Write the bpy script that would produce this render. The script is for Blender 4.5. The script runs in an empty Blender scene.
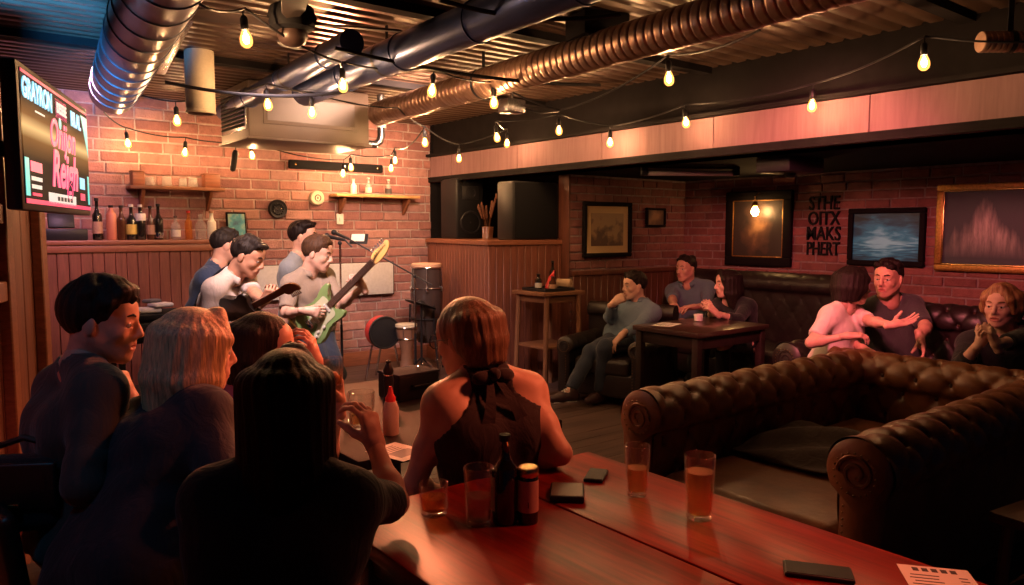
import bpy, bmesh, math, random
import numpy as np
from mathutils import Vector, Matrix

# ------------------------------------------------------------------ camera, world, exposure, large lights
SC = bpy.context.scene
COL = SC.collection
YAW, PIT, FPX, EYE = math.atan(587 / 751.), math.atan(62.5 / 751.), 751., 1.55
cam = bpy.data.objects.new('camera', bpy.data.cameras.new('camera'))
COL.objects.link(cam)
cam.location = (0, 0, EYE)
cam.rotation_euler = (math.pi / 2 - PIT, 0, -YAW)
cam.data.sensor_width = 36
cam.data.lens = FPX / 1024 * 36
cam.data.clip_start = .05
SC.camera = cam
SC.view_settings.view_transform = 'Standard'
SC.view_settings.look = 'None'
SC.view_settings.gamma = 1
SC.view_settings.use_curve_mapping = False
SC.view_settings.exposure = 0.0
SC.cycles.use_denoising = True
SC.cycles.max_bounces = 7
SC.cycles.transparent_max_bounces = 12
SC.cycles.sample_clamp_indirect = 3
SC.cycles.caustics_reflective = False
SC.cycles.caustics_refractive = False
SC.cycles.use_light_tree = True
W = bpy.data.worlds.new('dim_room'); SC.world = W; W.use_nodes = True
W.node_tree.nodes['Background'].inputs[0].default_value = (.030, .045, .085, 1)
W.node_tree.nodes['Background'].inputs[1].default_value = .13

def lamp(name, kind, loc, target, energy, color, size=.3, angle=60, blend=.7):
    l = bpy.data.lights.new(name, kind); o = bpy.data.objects.new(name, l); COL.objects.link(o)
    l.energy = energy; l.color = color; o.location = loc
    o.rotation_euler = (Vector(target) - Vector(loc)).to_track_quat('-Z', 'Y').to_euler()
    if kind == 'AREA': l.size = size
    else: l.shadow_soft_size = size
    if kind == 'SPOT': l.spot_size = math.radians(angle); l.spot_blend = blend
    return o
# added unseen spots: warm and pink stage, blue left side, red lounge and tables
lamp('stage_warm_spot', 'SPOT', (3.3, 5.2, 2.72), (3.0, 7.8, 1.9), 520, (1., .60, .40), .15, 95)
lamp('stage_pink_spot', 'SPOT', (1.0, 5.8, 2.70), (1.4, 7.8, 1.5), 380, (1., .49, .72), .15, 95)
lamp('band_front_spot', 'SPOT', (1.5, 4.3, 2.70), (2.5, 5.6, 1.15), 420, (1., .68, .64), .12, 65)
lamp('hidden_blue_wash', 'SPOT', (.44, 4.15, 1.85), (.40, 5.4, 2.8), 700, (.06, .42, 1.), .06, 74)  # unseen lamp added behind the television to tint the ceiling blue
lamp('left_blue_spot', 'SPOT', (-.35, 1.9, 2.4), (.2, 2.6, .9), 9, (.10, .50, 1.), .12, 70)
lamp('stage_back_spot', 'SPOT', (2.6, 5.6, 2.7), (.6, 2.4, 1.0), 420, (1., .24, .10), .12, 75)
lamp('audience_red_spot', 'SPOT', (3.5, 3.3, 2.42), (.6, 2.65, 1.15), 430, (1., .18, .08), .12, 36)
lamp('lounge_red_spot', 'SPOT', (3.1, 2.2, 2.42), (6.0, 3.2, 1.3), 520, (1., .18, .20), .2, 66)
lamp('table_red_spot', 'SPOT', (2.7, 1.2, 2.4), (1.5, 2.3, 1.1), 160, (1., .18, .07), .15, 42)
lamp('near_table_red_spot', 'SPOT', (2.2, .8, 2.35), (1.45, 1.0, .76), 85, (1., .15, .08), .2, 48)


# ------------------------------------------------------------------ pixel-ray helpers (a pixel's ray met with a plane of the room)
_f = np.array([math.sin(YAW) * math.cos(PIT), math.cos(YAW) * math.cos(PIT), -math.sin(PIT)])
_r = np.array([math.cos(YAW), -math.sin(YAW), 0]); _u = np.cross(_r, _f)
CP = np.array([0, 0, EYE])
def ray(x, y): return _f + (x - 512) / FPX * _r + (292.5 - y) / FPX * _u
def gz(x, y, z): d = ray(x, y); return CP + (z - EYE) / d[2] * d
def gx(x, y, X): d = ray(x, y); return CP + X / d[0] * d
def gy(x, y, Y): d = ray(x, y); return CP + Y / d[1] * d
def pk(x, y, k): return CP + k * ray(x, y)
def V(*a): return np.array(a, float)
def nrm(a): a = np.asarray(a, float); return a / max(np.linalg.norm(a), 1e-9)
def ang(deg): return V(math.cos(math.radians(deg)), math.sin(math.radians(deg)), 0)
PI = math.pi

# ------------------------------------------------------------------ materials
class NT:
    def __init__(s, name):
        s.m = bpy.data.materials.new(name); s.m.use_nodes = True
        s.t = s.m.node_tree; s.b = s.t.nodes['Principled BSDF']
    def n(s, t, **kw):
        x = s.t.nodes.new('ShaderNode' + t)
        for k, v in kw.items():
            if k.startswith('i_'):
                key = k[2:].replace('_', ' ')
                x.inputs[key].default_value = v
            else: setattr(x, k, v)
        return x
    def l(s, a, b): s.t.links.new(a, b)
    def ramp(s, fac, stops):
        r = s.n('ValToRGB'); e = r.color_ramp.elements
        while len(e) < len(stops): e.new(.5)
        for q, (p, c) in zip(e, stops): q.position = p; q.color = (*c, 1)
        s.l(fac, r.inputs[0]); return r.outputs[0]
    def coord(s, scale=(1, 1, 1), rot=(0, 0, 0), kind='Object'):
        tc = s.n('TexCoord'); mp = s.n('Mapping')
        mp.inputs['Scale'].default_value = scale; mp.inputs['Rotation'].default_value = rot
        s.l(tc.outputs[kind], mp.inputs[0]); return mp.outputs[0]
    def bump(s, h, strength=.3, dist=.01):
        b = s.n('Bump'); b.inputs['Strength'].default_value = strength; b.inputs['Distance'].default_value = dist
        s.l(h, b.inputs['Height']); s.l(b.outputs[0], s.b.inputs['Normal'])
    def set(s, **kw):
        for k, v in kw.items():
            i = s.b.inputs[k.replace('_', ' ')]
            if isinstance(v, (tuple, list)) and len(v) == 3: v = (*v, 1)
            i.default_value = v
        return s

def plain(name, c, rough=.5, metal=0, noise=0, nscale=60, bump=0, bscale=120, spec=.5, coat=0, c2=None, stretch=(1, 1, 1), bdist=.004):
    a = NT(name); a.set(Base_Color=c, Roughness=rough, Metallic=metal, Specular_IOR_Level=spec, Coat_Weight=coat)
    if noise or c2:
        n = a.n('TexNoise', i_Scale=nscale, i_Detail=5.); a.l(a.coord(stretch), n.inputs['Vector'])
        lo = c2 if c2 else tuple(x * (1 - noise) for x in c); 
        a.l(a.ramp(n.outputs[0], [(.3, lo), (.7, c)]), a.b.inputs['Base Color'])
    if bump:
        n = a.n('TexNoise', i_Scale=bscale, i_Detail=4.); a.l(a.coord(stretch), n.inputs['Vector']); a.bump(n.outputs[0], bump, bdist)
    return a.m

def wood(name, c1, c2, rough=.35, axis=0, scale=1.6, coat=0, bump=.12, spec=.5):
    a = NT(name); st = [9., 9., 9.]; st[axis] = .7
    v = a.coord(tuple(x * scale for x in st))
    n = a.n('TexNoise', i_Scale=1.6, i_Detail=7., i_Distortion=1.1, i_Roughness=.62); a.l(v, n.inputs['Vector'])
    n2 = a.n('TexNoise', i_Scale=9., i_Detail=3.); a.l(v, n2.inputs['Vector'])
    mx = a.n('Math', operation='MULTIPLY_ADD'); a.l(n2.outputs[0], mx.inputs[0]); mx.inputs[1].default_value = .35; a.l(n.outputs[0], mx.inputs[2])
    a.l(a.ramp(mx.outputs[0], [(.42, c1), (.86, c2)]), a.b.inputs['Base Color'])
    a.set(Roughness=rough, Coat_Weight=coat, Coat_Roughness=.12, Specular_IOR_Level=spec); a.bump(mx.outputs[0], bump, .004)
    return a.m

def brickmat(name, cols, mort):
    a = NT(name); g = a.n('NewGeometry')
    n = a.n('TexNoise', i_Scale=9., i_Detail=6., i_Roughness=.7); a.l(a.coord(), n.inputs['Vector'])
    n2 = a.n('TexNoise', i_Scale=70., i_Detail=4.); a.l(a.coord(), n2.inputs['Vector'])
    base = a.ramp(g.outputs['Random Per Island'], [(i / (len(cols) - 1), c) for i, c in enumerate(cols)])
    mx = a.n('MixRGB', blend_type='MULTIPLY'); mx.inputs[0].default_value = .75
    a.l(base, mx.inputs[1]); a.l(a.ramp(n.outputs[0], [(.25, (.45, .42, .42)), (.5, (.9, .9, .9)), (.75, (1.25, 1.2, 1.2))]), mx.inputs[2])
    a.l(mx.outputs[0], a.b.inputs['Base Color']); a.set(Roughness=.82)
    ad = a.n('Math', operation='ADD'); a.l(n.outputs[0], ad.inputs[0]); a.l(n2.outputs[0], ad.inputs[1]); a.bump(ad.outputs[0], .55, .012)
    return a.m

def emis(name, c, s, base=(0, 0, 0)):
    a = NT(name); a.set(Base_Color=base, Emission_Color=c, Emission_Strength=s, Roughness=.4); return a.m
def glassm(name, c=(1, 1, 1), rough=.02, ior=1.45):
    a = NT(name); a.set(Base_Color=c, Roughness=rough, IOR=ior, Transmission_Weight=1.); return a.m

M = {}
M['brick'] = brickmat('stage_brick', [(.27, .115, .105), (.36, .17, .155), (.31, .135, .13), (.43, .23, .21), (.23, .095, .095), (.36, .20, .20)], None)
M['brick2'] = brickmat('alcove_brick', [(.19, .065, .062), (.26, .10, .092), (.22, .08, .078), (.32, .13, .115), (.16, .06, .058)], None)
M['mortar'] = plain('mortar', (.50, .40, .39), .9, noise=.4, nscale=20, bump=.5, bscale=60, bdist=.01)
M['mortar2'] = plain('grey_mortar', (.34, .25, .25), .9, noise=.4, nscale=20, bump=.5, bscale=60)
M['panel'] = wood('panel_wood', (.11, .034, .022), (.25, .082, .052), .48, 2)
M['panel_dark'] = wood('dark_panel_wood', (.07, .025, .018), (.16, .055, .035), .4, 2)
M['trimwood'] = wood('trim_wood', (.16, .055, .03), (.33, .12, .065), .38, 0)
M['beam'] = wood('beam_wood', (.15, .082, .092), (.21, .12, .135), .78, 2, .8, bump=.2, spec=.25)
M['table'] = wood('mahogany_table', (.075, .006, .004), (.30, .022, .010), .33, 1, 1.1, coat=.0, bump=.05, spec=.16)
M['table_dark'] = wood('blackened_table', (.014, .008, .007), (.032, .018, .015), .6, 1, 1.1, bump=.06, spec=.2)
M['oak'] = wood('oak_wood', (.14, .058, .03), (.27, .12, .06), .46, 2)
M['oak_flat'] = wood('oak_board', (.14, .058, .03), (.27, .12, .06), .46, 0)
M['shelf'] = wood('shelf_wood', (.16, .06, .03), (.30, .12, .06), .5, 0)
M['shelf_light'] = wood('pale_shelf_wood', (.45, .24, .09), (.62, .36, .15), .45, 0)
M['floor'] = wood('floor_boards', (.055, .034, .030), (.14, .085, .07), .42, 0, .9, bump=.2)
M['deck'] = plain('metal_deck', (.10, .058, .042), .36, .25, noise=.45, nscale=6, stretch=(.6, 3, 1), bump=.1, bscale=20)
M['galv'] = plain('galvanised_duct', (.34, .34, .37), .27, .95, noise=.35, nscale=9, bump=.12, bscale=14)
M['duct_blue'] = plain('painted_duct', (.050, .075, .20), .34, .75, noise=.3, nscale=8)
M['duct_dark'] = plain('dull_steel_duct', (.17, .175, .215), .33, .95, noise=.3, nscale=9, bump=.10, bscale=14)
M['flex'] = plain('foil_flex_duct', (.44, .28, .215), .36, .8, noise=.3, nscale=12, bump=.35, bscale=38, bdist=.006)
M['black'] = plain('black_plastic', (.014, .014, .017), .42, spec=.3)
M['matte'] = plain('matte_black', (.010, .010, .012), .8, spec=.12)
M['blackpaint'] = plain('black_paint', (.011, .009, .010), .8, noise=.3, nscale=10, spec=.08)
M['blackmetal'] = plain('black_metal', (.016, .016, .02), .4, .2, spec=.3)
M['chrome'] = plain('chrome', (.75, .75, .78), .14, 1)
M['brass'] = plain('brass', (.70, .45, .17), .25, 1)
M['gilt'] = plain('gilt_wood', (.52, .27, .07), .36, .65, noise=.5, nscale=60, bump=.4, bscale=90)
M['white'] = plain('white_plastic', (.72, .70, .66), .45)
M['cream'] = plain('cream_paint', (.62, .55, .44), .6, noise=.1)
M['unit'] = plain('hvac_enamel', (.12, .085, .065), .45, noise=.15, nscale=5)
M['felt'] = plain('grey_panel_cloth', (.60, .58, .58), .85, noise=.15, nscale=30, bump=.3, bscale=300)
M['paper'] = plain('printed_paper', (.78, .74, .68), .7)
M['ink'] = plain('ink', (.05, .045, .05), .7)
M['red'] = plain('red_plastic', (.55, .025, .03), .35)
def clearm(name, tint=(.96, .96, .95), gl=1.0):
    a = NT(name); a.t.nodes.remove(a.b); tr = a.n('BsdfTransparent'); tr.inputs[0].default_value = (*tint, 1); g = a.n('BsdfGlossy'); g.inputs['Roughness'].default_value = .04; g.inputs[0].default_value = (gl, gl, gl, 1)
    lw = a.n('LayerWeight'); lw.inputs[0].default_value = .5; pw = a.n('Math', operation='POWER'); a.l(lw.outputs['Facing'], pw.inputs[0]); pw.inputs[1].default_value = 2.6; ma = a.n('Math', operation='MULTIPLY_ADD'); a.l(pw.outputs[0], ma.inputs[0]); ma.inputs[1].default_value = .75; ma.inputs[2].default_value = .06; mx = a.n('MixShader'); a.l(ma.outputs[0], mx.inputs[0]); a.l(tr.outputs[0], mx.inputs[1]); a.l(g.outputs[0], mx.inputs[2]); a.l(mx.outputs[0], a.t.nodes['Material Output'].inputs[0]); return a.m
M['glass'] = clearm('clear_glass')
M['glass_thin'] = None
def drinkm(name, tint, body, f):
    a = NT(name); a.set(Base_Color=body, Roughness=.08, Specular_IOR_Level=.4); tr = a.n('BsdfTransparent'); tr.inputs[0].default_value = (*tint, 1); mx = a.n('MixShader'); mx.inputs[0].default_value = f
    a.l(tr.outputs[0], mx.inputs[1]); a.l(a.b.outputs[0], mx.inputs[2]); a.l(mx.outputs[0], a.t.nodes['Material Output'].inputs[0]); return a.m
M['glass_thin'] = drinkm('shelf_glass', (.90, .90, .90), (.78, .76, .76), .17)
M['water'] = drinkm('water', (.92, .90, .88), (.6, .58, .56), .14)
M['amber'] = drinkm('amber_drink', (.95, .64, .34), (.62, .27, .08), .30)
M['beer'] = drinkm('golden_drink', (1., .84, .58), (.95, .74, .40), .30)
M['darkglass'] = plain('dark_bottle_glass', (.012, .010, .008), .08, 0, coat=.6)
M['brownglass'] = plain('brown_bottle_glass', (.07, .025, .010), .08, 0, coat=.6)
M['label'] = plain('tan_label', (.48, .28, .18), .6, noise=.25, nscale=60)
M['jar_paper'] = plain('cream_label', (.72, .50, .34), .6, noise=.12, nscale=60)
M['labelw'] = plain('white_label', (.68, .64, .58), .6, noise=.2, nscale=80)
M['labely'] = plain('yellow_label', (.66, .50, .10), .6)
M['clay'] = plain('copper_ceramic', (.50, .17, .10), .4)
def leather(name, c, c2, rough):
    a = NT(name); n = a.n('TexNoise', i_Scale=7., i_Detail=5.); a.l(a.coord(), n.inputs['Vector'])
    a.l(a.ramp(n.outputs[0], [(.3, c2), (.7, c)]), a.b.inputs['Base Color'])
    v = a.n('TexVoronoi', i_Scale=170.); a.l(a.coord(), v.inputs['Vector'])
    w = a.n('TexNoise', i_Scale=22., i_Detail=4.); a.l(a.coord(), w.inputs['Vector'])
    ad = a.n('Math', operation='MULTIPLY_ADD'); a.l(v.outputs[0], ad.inputs[0]); ad.inputs[1].default_value = .12; a.l(w.outputs[0], ad.inputs[2])
    a.bump(ad.outputs[0], .3, .008); a.set(Roughness=rough, Specular_IOR_Level=.55); return a.m
M['leather'] = leather('tan_leather', (.23, .088, .040), (.12, .042, .020), .36)
M['leather_dark'] = leather('dark_leather', (.022, .014, .013), (.011, .007, .007), .42)
def fabric(name, c, rough=.85, sc=14, st=.3):
    a = NT(name); a.set(Base_Color=c, Roughness=rough, Specular_IOR_Level=.25, Sheen_Weight=.15)
    n = a.n('TexNoise', i_Scale=float(sc), i_Detail=3., i_Distortion=1.4); a.l(a.coord((1, 1, .55)), n.inputs['Vector'])
    n2 = a.n('TexNoise', i_Scale=400.); a.l(a.coord(), n2.inputs['Vector'])
    ad = a.n('Math', operation='MULTIPLY_ADD'); a.l(n2.outputs[0], ad.inputs[0]); ad.inputs[1].default_value = .08; a.l(n.outputs[0], ad.inputs[2])
    a.bump(ad.outputs[0], st, .03); return a.m
def skinm(name, c):
    a = NT(name); n = a.n('TexNoise', i_Scale=18., i_Detail=4.); a.l(a.coord(), n.inputs['Vector'])
    a.l(a.ramp(n.outputs[0], [(.3, (c[0] * .86, c[1] * .78, c[2] * .76)), (.7, c)]), a.b.inputs['Base Color'])
    a.set(Roughness=.48, Specular_IOR_Level=.4, Subsurface_Weight=.0); a.bump(n.outputs[0], .05, .004); return a.m
def hairm(name, c, rough=.42):
    a = NT(name); n = a.n('TexNoise', i_Scale=1., i_Detail=6., i_Roughness=.7); a.l(a.coord((150, 150, 9)), n.inputs['Vector'])
    a.l(a.ramp(n.outputs[0], [(.3, tuple(x * .35 for x in c)), (.7, tuple(min(1, x * 1.35) for x in c))]), a.b.inputs['Base Color'])
    a.bump(n.outputs[0], .6, .006); a.set(Roughness=rough, Specular_IOR_Level=.5 if c[0] > .15 else .10); return a.m
M['skin'] = skinm('skin_light', (.58, .33, .24)); M['skin_fair'] = skinm('skin_fair', (.64, .40, .31)); M['skin_tan'] = skinm('skin_tan', (.50, .26, .17))
M['lips'] = plain('lips', (.42, .14, .12), .4)
M['eyewhite'] = plain('eye_white', (.42, .38, .36), .3); M['iris'] = plain('iris_dark', (.04, .025, .02), .15)

# ------------------------------------------------------------------ mesh builder
class MB:
    def __init__(s): s.bm = bmesh.new(); s.mats = []
    def _mi(s, m):
        if m is None: return 0
        if m not in s.mats: s.mats.append(m)
        return s.mats.index(m)
    def _fin(s, verts, m, mat=None, smooth=True):
        if mat is not None: bmesh.ops.transform(s.bm, matrix=mat, verts=verts)
        i = s._mi(m); vs = set(verts)
        for f in {f for v in verts for f in v.link_faces}: f.material_index = i; f.smooth = smooth
    def box(s, c, size, m=None, rot=None, bev=0, seg=2, smooth=False):
        r = bmesh.ops.create_cube(s.bm, size=1); vs = r['verts']
        bmesh.ops.scale(s.bm, vec=size, verts=vs)
        if bev:
            es = list({e for v in vs for e in v.link_edges})
            r2 = bmesh.ops.bevel(s.bm, geom=es, offset=min(bev, min(size) * .49), segments=seg, profile=.5, affect='EDGES')
            vs = list({v for f in r2['faces'] for v in f.verts} | {v for v in vs if v.is_valid}); smooth = True
        mt = Matrix.Translation(Vector(c)) @ (rot.to_4x4() if rot is not None else Matrix())
        s._fin(vs, m, mt, smooth); return s
    def tube(s, pts, r, m=None, n=10, cap=True, closed=False):
        pts = [Vector(p) for p in pts]; N = len(pts); rings = []
        rs = r if isinstance(r, (list, tuple)) else [r] * N
        up = None
        for i, p in enumerate(pts):
            a = pts[(i - 1) % N] if (i or closed) else p; b = pts[(i + 1) % N] if (i < N - 1 or closed) else p
            t = (b - a).normalized()
            if up is None:
                up = Vector((0, 0, 1)) if abs(t.z) < .9 else Vector((1, 0, 0))
            x = t.cross(up).normalized(); y = x.cross(t).normalized(); up = y
            rings.append([s.bm.verts.new(p + (x * math.cos(q) + y * math.sin(q)) * rs[i]) for q in [2 * PI * k / n for k in range(n)]])
        i0 = s._mi(m)
        for a, b in zip(rings, rings[1:] + (rings[:1] if closed else [])):
            for k in range(n):
                f = s.bm.faces.new((a[k], a[(k + 1) % n], b[(k + 1) % n], b[k])); f.smooth = True; f.material_index = i0
        if cap and not closed:
            for rg in (rings[0][::-1], rings[-1]):
                f = s.bm.faces.new(rg); f.material_index = i0
        return s
    def lathe(s, prof, m=None, loc=(0, 0, 0), n=28, rot=None, cap=True):
        rings = []; mt = Matrix.Translation(Vector(loc)) @ (rot.to_4x4() if rot is not None else Matrix())
        for (r, z) in prof:
            rings.append([s.bm.verts.new(mt @ Vector((max(r, 1e-4) * math.cos(2 * PI * k / n), max(r, 1e-4) * math.sin(2 * PI * k / n), z))) for k in range(n)])
        i0 = s._mi(m)
        for a, b in zip(rings, rings[1:]):
            for k in range(n):
                f = s.bm.faces.new((a[k], a[(k + 1) % n], b[(k + 1) % n], b[k])); f.smooth = True; f.material_index = i0
        if cap:
            for rg in (rings[0][::-1], rings[-1]):
                f = s.bm.faces.new(rg); f.material_index = i0
        return s
    def prism(s, poly, t, m=None, mat=None, bev=0):
        a = [s.bm.verts.new((x, y, -t / 2)) for x, y in poly]; b = [s.bm.verts.new((x, y, t / 2)) for x, y in poly]
        n = len(poly); i0 = s._mi(m)
        fs = [s.bm.faces.new(a[::-1]), s.bm.faces.new(b)]
        for k in range(n): fs.append(s.bm.faces.new((a[k], a[(k + 1) % n], b[(k + 1) % n], b[k])))
        vs = a + b
        if bev:
            es = list(fs[0].edges) + list(fs[1].edges)
            r = bmesh.ops.bevel(s.bm, geom=es, offset=bev, segments=3, profile=.5, affect='EDGES')
            vs = list({v for f in r['faces'] for v in f.verts} | {v for v in vs if v.is_valid})
        s._fin(vs, m, mat, bool(bev)); return s
    def sphere(s, c, r, m=None, u=14, v=10, sc=(1, 1, 1), rot=None):
        q = bmesh.ops.create_uvsphere(s.bm, u_segments=u, v_segments=v, radius=r)
        mt = Matrix.Translation(Vector(c)) @ (rot.to_4x4() if rot is not None else Matrix()) @ Matrix.Diagonal((*sc, 1))
        s._fin(q['verts'], m, mt); return s
    def torus(s, c, R, r, m=None, rot=None, n=32, k=8):
        rt = rot if rot is not None else Matrix.Identity(3)
        return s.tube([Vector(c) + rt @ Vector((R * math.cos(2 * PI * i / n), R * math.sin(2 * PI * i / n), 0)) for i in range(n)], r, m, k, closed=True)
    def grid(s, P, m=None, flip=False, closeu=False):
        a, b = P.shape[:2]; vs = [[s.bm.verts.new(P[i, j]) for j in range(b)] for i in range(a)]; i0 = s._mi(m)
        for i in range(a - 1):
            for j in range(b - 1):
                q = (vs[i][j], vs[i + 1][j], vs[i + 1][j + 1], vs[i][j + 1])
                f = s.bm.faces.new(q[::-1] if flip else q); f.smooth = True; f.material_index = i0
        return vs
    def raw(s, verts, faces, m=None, smooth=True):
        vs = [s.bm.verts.new(v) for v in verts]; i0 = s._mi(m)
        for f in faces:
            q = s.bm.faces.new([vs[i] for i in f]); q.smooth = smooth; q.material_index = i0
        return s
    def text(s, body, size, m, mat, ext=.002, align='CENTER', space=1.0, shear=0.0, line=1.0, bold=0.):
        cu = bpy.data.curves.new('t', 'FONT'); cu.body = body; cu.size = size; cu.extrude = ext; cu.align_x = align; cu.align_y = 'CENTER'
        cu.space_character = space; cu.shear = shear; cu.space_line = line; cu.resolution_u = 3; cu.offset = bold
        o = bpy.data.objects.new('t', cu); COL.objects.link(o)
        bpy.context.view_layer.update()
        me = bpy.data.meshes.new_from_object(o.evaluated_get(bpy.context.evaluated_depsgraph_get()))
        vs = [mat @ v.co for v in me.vertices]; i0 = s._mi(m); bv = [s.bm.verts.new(v) for v in vs]
        for p in me.polygons:
            try: f = s.bm.faces.new([bv[i] for i in p.vertices]); f.material_index = i0
            except ValueError: pass
        bpy.data.objects.remove(o); bpy.data.curves.remove(cu); bpy.data.meshes.remove(me); return s
    def build(s, name, mat=None, parent=None, loc=None, sharp=True):
        me = bpy.data.meshes.new(name); s.bm.normal_update(); s.bm.to_mesh(me); s.bm.free()
        ms = s.mats if s.mats else [mat]
        for m in ms: me.materials.append(m)
        o = bpy.data.objects.new(name, me); COL.objects.link(o)
        if sharp:
            try: me.set_sharp_from_angle(angle=math.radians(42))
            except Exception: pass
        if parent is not None: o.parent = parent
        if loc is not None: o.location = loc
        return o

def tag(o, label, cat, group=None, kind=None):
    o['label'] = label
    if cat: o['category'] = cat
    if group: o['group'] = group
    if kind: o['kind'] = kind
    return o
def struct(o, label=None):
    o['kind'] = 'structure'
    if label: o['label'] = label
    return o
def thing(name, label, cat, loc=(0, 0, 0), rz=0, group=None, rot=None):
    o = bpy.data.objects.new(name, None); COL.objects.link(o); o.empty_display_size = .05
    o.location = loc; o.rotation_euler = rot if rot is not None else (0, 0, rz)
    return tag(o, label, cat, group)
def dup(root, loc=None, rz=None, label=None, group=None):
    def cp(o, par):
        c = o.copy(); COL.objects.link(c); c.parent = par
        for ch in o.children: cp(ch, c)
        return c
    r = cp(root, None)
    if loc is not None: r.location = loc
    if rz is not None: r.rotation_euler = (0, 0, rz)
    if label: r['label'] = label
    if group: r['group'] = group
    return r
def rz3(a): return Matrix.Rotation(a, 3, 'Z')
def basis(x, y, z, o=(0, 0, 0)):
    m = Matrix((tuple(x), tuple(y), tuple(z))).transposed().to_4x4(); m.translation = Vector(o); return m
# ------------------------------------------------------------------ the setting
YS, XB, XW, YA, ZC, ZB = 7.83, 4.86, 7.1, 5.77, 2.80, 2.12
rnd = random.Random(7)
def brick_wall(name, o, ux, length, height, nrmv, bm_, mm_, bl, bh, seed, back=.12):
    rg = random.Random(seed); o = Vector(o); ux = Vector(ux); n = Vector(nrmv); uz = Vector((0, 0, 1)); mb = MB()
    g = .015; rows = int(height / bh) + 1
    bmt = mb._mi(bm_)
    for j in range(rows):
        z0 = j * bh; z1 = min(z0 + bh - g, height)
        if z1 - z0 < .02: continue
        x = -(bl / 2 if j % 2 else 0) + rg.uniform(-.02, .02)
        while x < length:
            w = bl * rg.uniform(.86, 1.12); a = max(x, 0); b = min(x + w - g, length); x += w
            if b - a < .02: continue
            d = rg.uniform(.004, .02); c = .008; q = []
            for (dd, e) in ((-.02, 0), (d - c * .5, 0), (d, c)):
                for (xx, zz) in ((a + e, z0 + e), (b - e, z0 + e), (b - e, z1 - e), (a + e, z1 - e)):
                    jt = rg.uniform(-.003, .003)
                    q.append(mb.bm.verts.new(o + ux * (xx + jt) + uz * (zz + jt) + n * dd))
            for k in range(4):
                for L in (0, 4):
                    f = mb.bm.faces.new((q[L + k], q[L + (k + 1) % 4], q[L + 4 + (k + 1) % 4], q[L + 4 + k])); f.material_index = bmt
            f = mb.bm.faces.new(q[8:12]); f.material_index = bmt
    c = o + ux * length / 2 + uz * height / 2 - n * back / 2
    sz = Vector((abs(ux.x) * length + abs(n.x) * back, abs(ux.y) * length + abs(n.y) * back, height))
    mb.box(c, sz, mm_)
    bmesh.ops.recalc_face_normals(mb.bm, faces=mb.bm.faces)
    return struct(mb.build(name, sharp=False))
brick_wall('wall_stage', (-1.6, YS, 0), (1, 0, 0), 6.46, ZC, (0, -1, 0), M['brick'], M['mortar'], .30, .104, 1)
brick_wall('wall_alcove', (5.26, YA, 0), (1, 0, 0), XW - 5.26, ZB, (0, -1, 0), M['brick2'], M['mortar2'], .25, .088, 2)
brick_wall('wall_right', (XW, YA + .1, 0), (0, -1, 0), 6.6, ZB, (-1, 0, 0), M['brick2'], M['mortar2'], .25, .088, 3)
# recess behind the speakers
b = MB(); b.box((5.46, YS + .06, ZC / 2), (1.2, .12, ZC), M['blackpaint']); b.box((6.0, 6.9, ZC / 2), (.1, 1.9, ZC), M['blackpaint']); struct(b.build('wall_recess'))
# floor boards, running across the room
b = MB(); rg = random.Random(5)
y = -1.2
fb = b._mi(M['floor'])
while y < YS:
    x = -1.9 - rg.uniform(0, 1.2)
    while x < XW:
        L = rg.uniform(1.2, 2.4); x1 = min(x + L, XW + .1); x0 = max(x, -2.0)
        if x1 > x0 + .01: b.box(((x0 + x1) / 2, y + .07, -.03 + rg.uniform(-.001, .001)), (x1 - x0 - .003, .137, .06), M['floor'])
        x += L
    y += .14
struct(b.build('floor', sharp=False))
# corrugated metal ceiling, ribs along X
ys = []; zs = []; y = -1.2; per = .125
while y < YS + .02:
    for dy, dz in ((0, 0), (.072, 0), (.082, .016), (.115, .016)): ys.append(y + dy); zs.append(ZC + dz)
    y += per
P = np.zeros((2, len(ys), 3)); P[0, :, 0] = -2; P[1, :, 0] = XB + .02; P[:, :, 1] = ys; P[:, :, 2] = zs
b = MB(); b.grid(P, M['deck']); 
b.box((1.43, 3.35, ZC + .08), (6.9, 9.2, .05), M['blackpaint'])
struct(b.build('ceiling', sharp=False))
b = MB(); b.box((5.98, 3.35, ZB + .03), (2.3, 9.2, .06), M['blackpaint']); struct(b.build('ceiling_alcove'))
b = MB()
for yy in (5.72, 3.75, 1.9): b.box((1.43, yy, ZC - .025), (6.84, .09, .05), M['blackpaint'])
struct(b.build('trim_joist'))
# beam along the alcove: pale boxed face below, black bulkhead above
b = MB()
y0 = -1.2; yy = y0
while yy < YS - .02:
    y1 = min(yy + 1.22, YS - .02)
    b.box((XB + .02, (yy + y1) / 2, (ZB + 2.42) / 2), (.06, y1 - yy - .004, 2.42 - ZB), M['beam'], bev=.004, seg=1); yy = y1
b.box((XB + .17, (y0 + YS) / 2 - .01, ZB + .02), (.28, YS - y0 - .02, .04), M['blackpaint'])
b.box((XB + .07, (y0 + YS) / 2 - .01, 2.64), (.06, YS - y0 - .02, .44), M['blackpaint'])
b.box((XB - .02, (y0 + YS) / 2 - .01, 2.435), (.10, YS - y0 - .02, .03), M['blackpaint'])
struct(b.build('wall_beam'))
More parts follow.
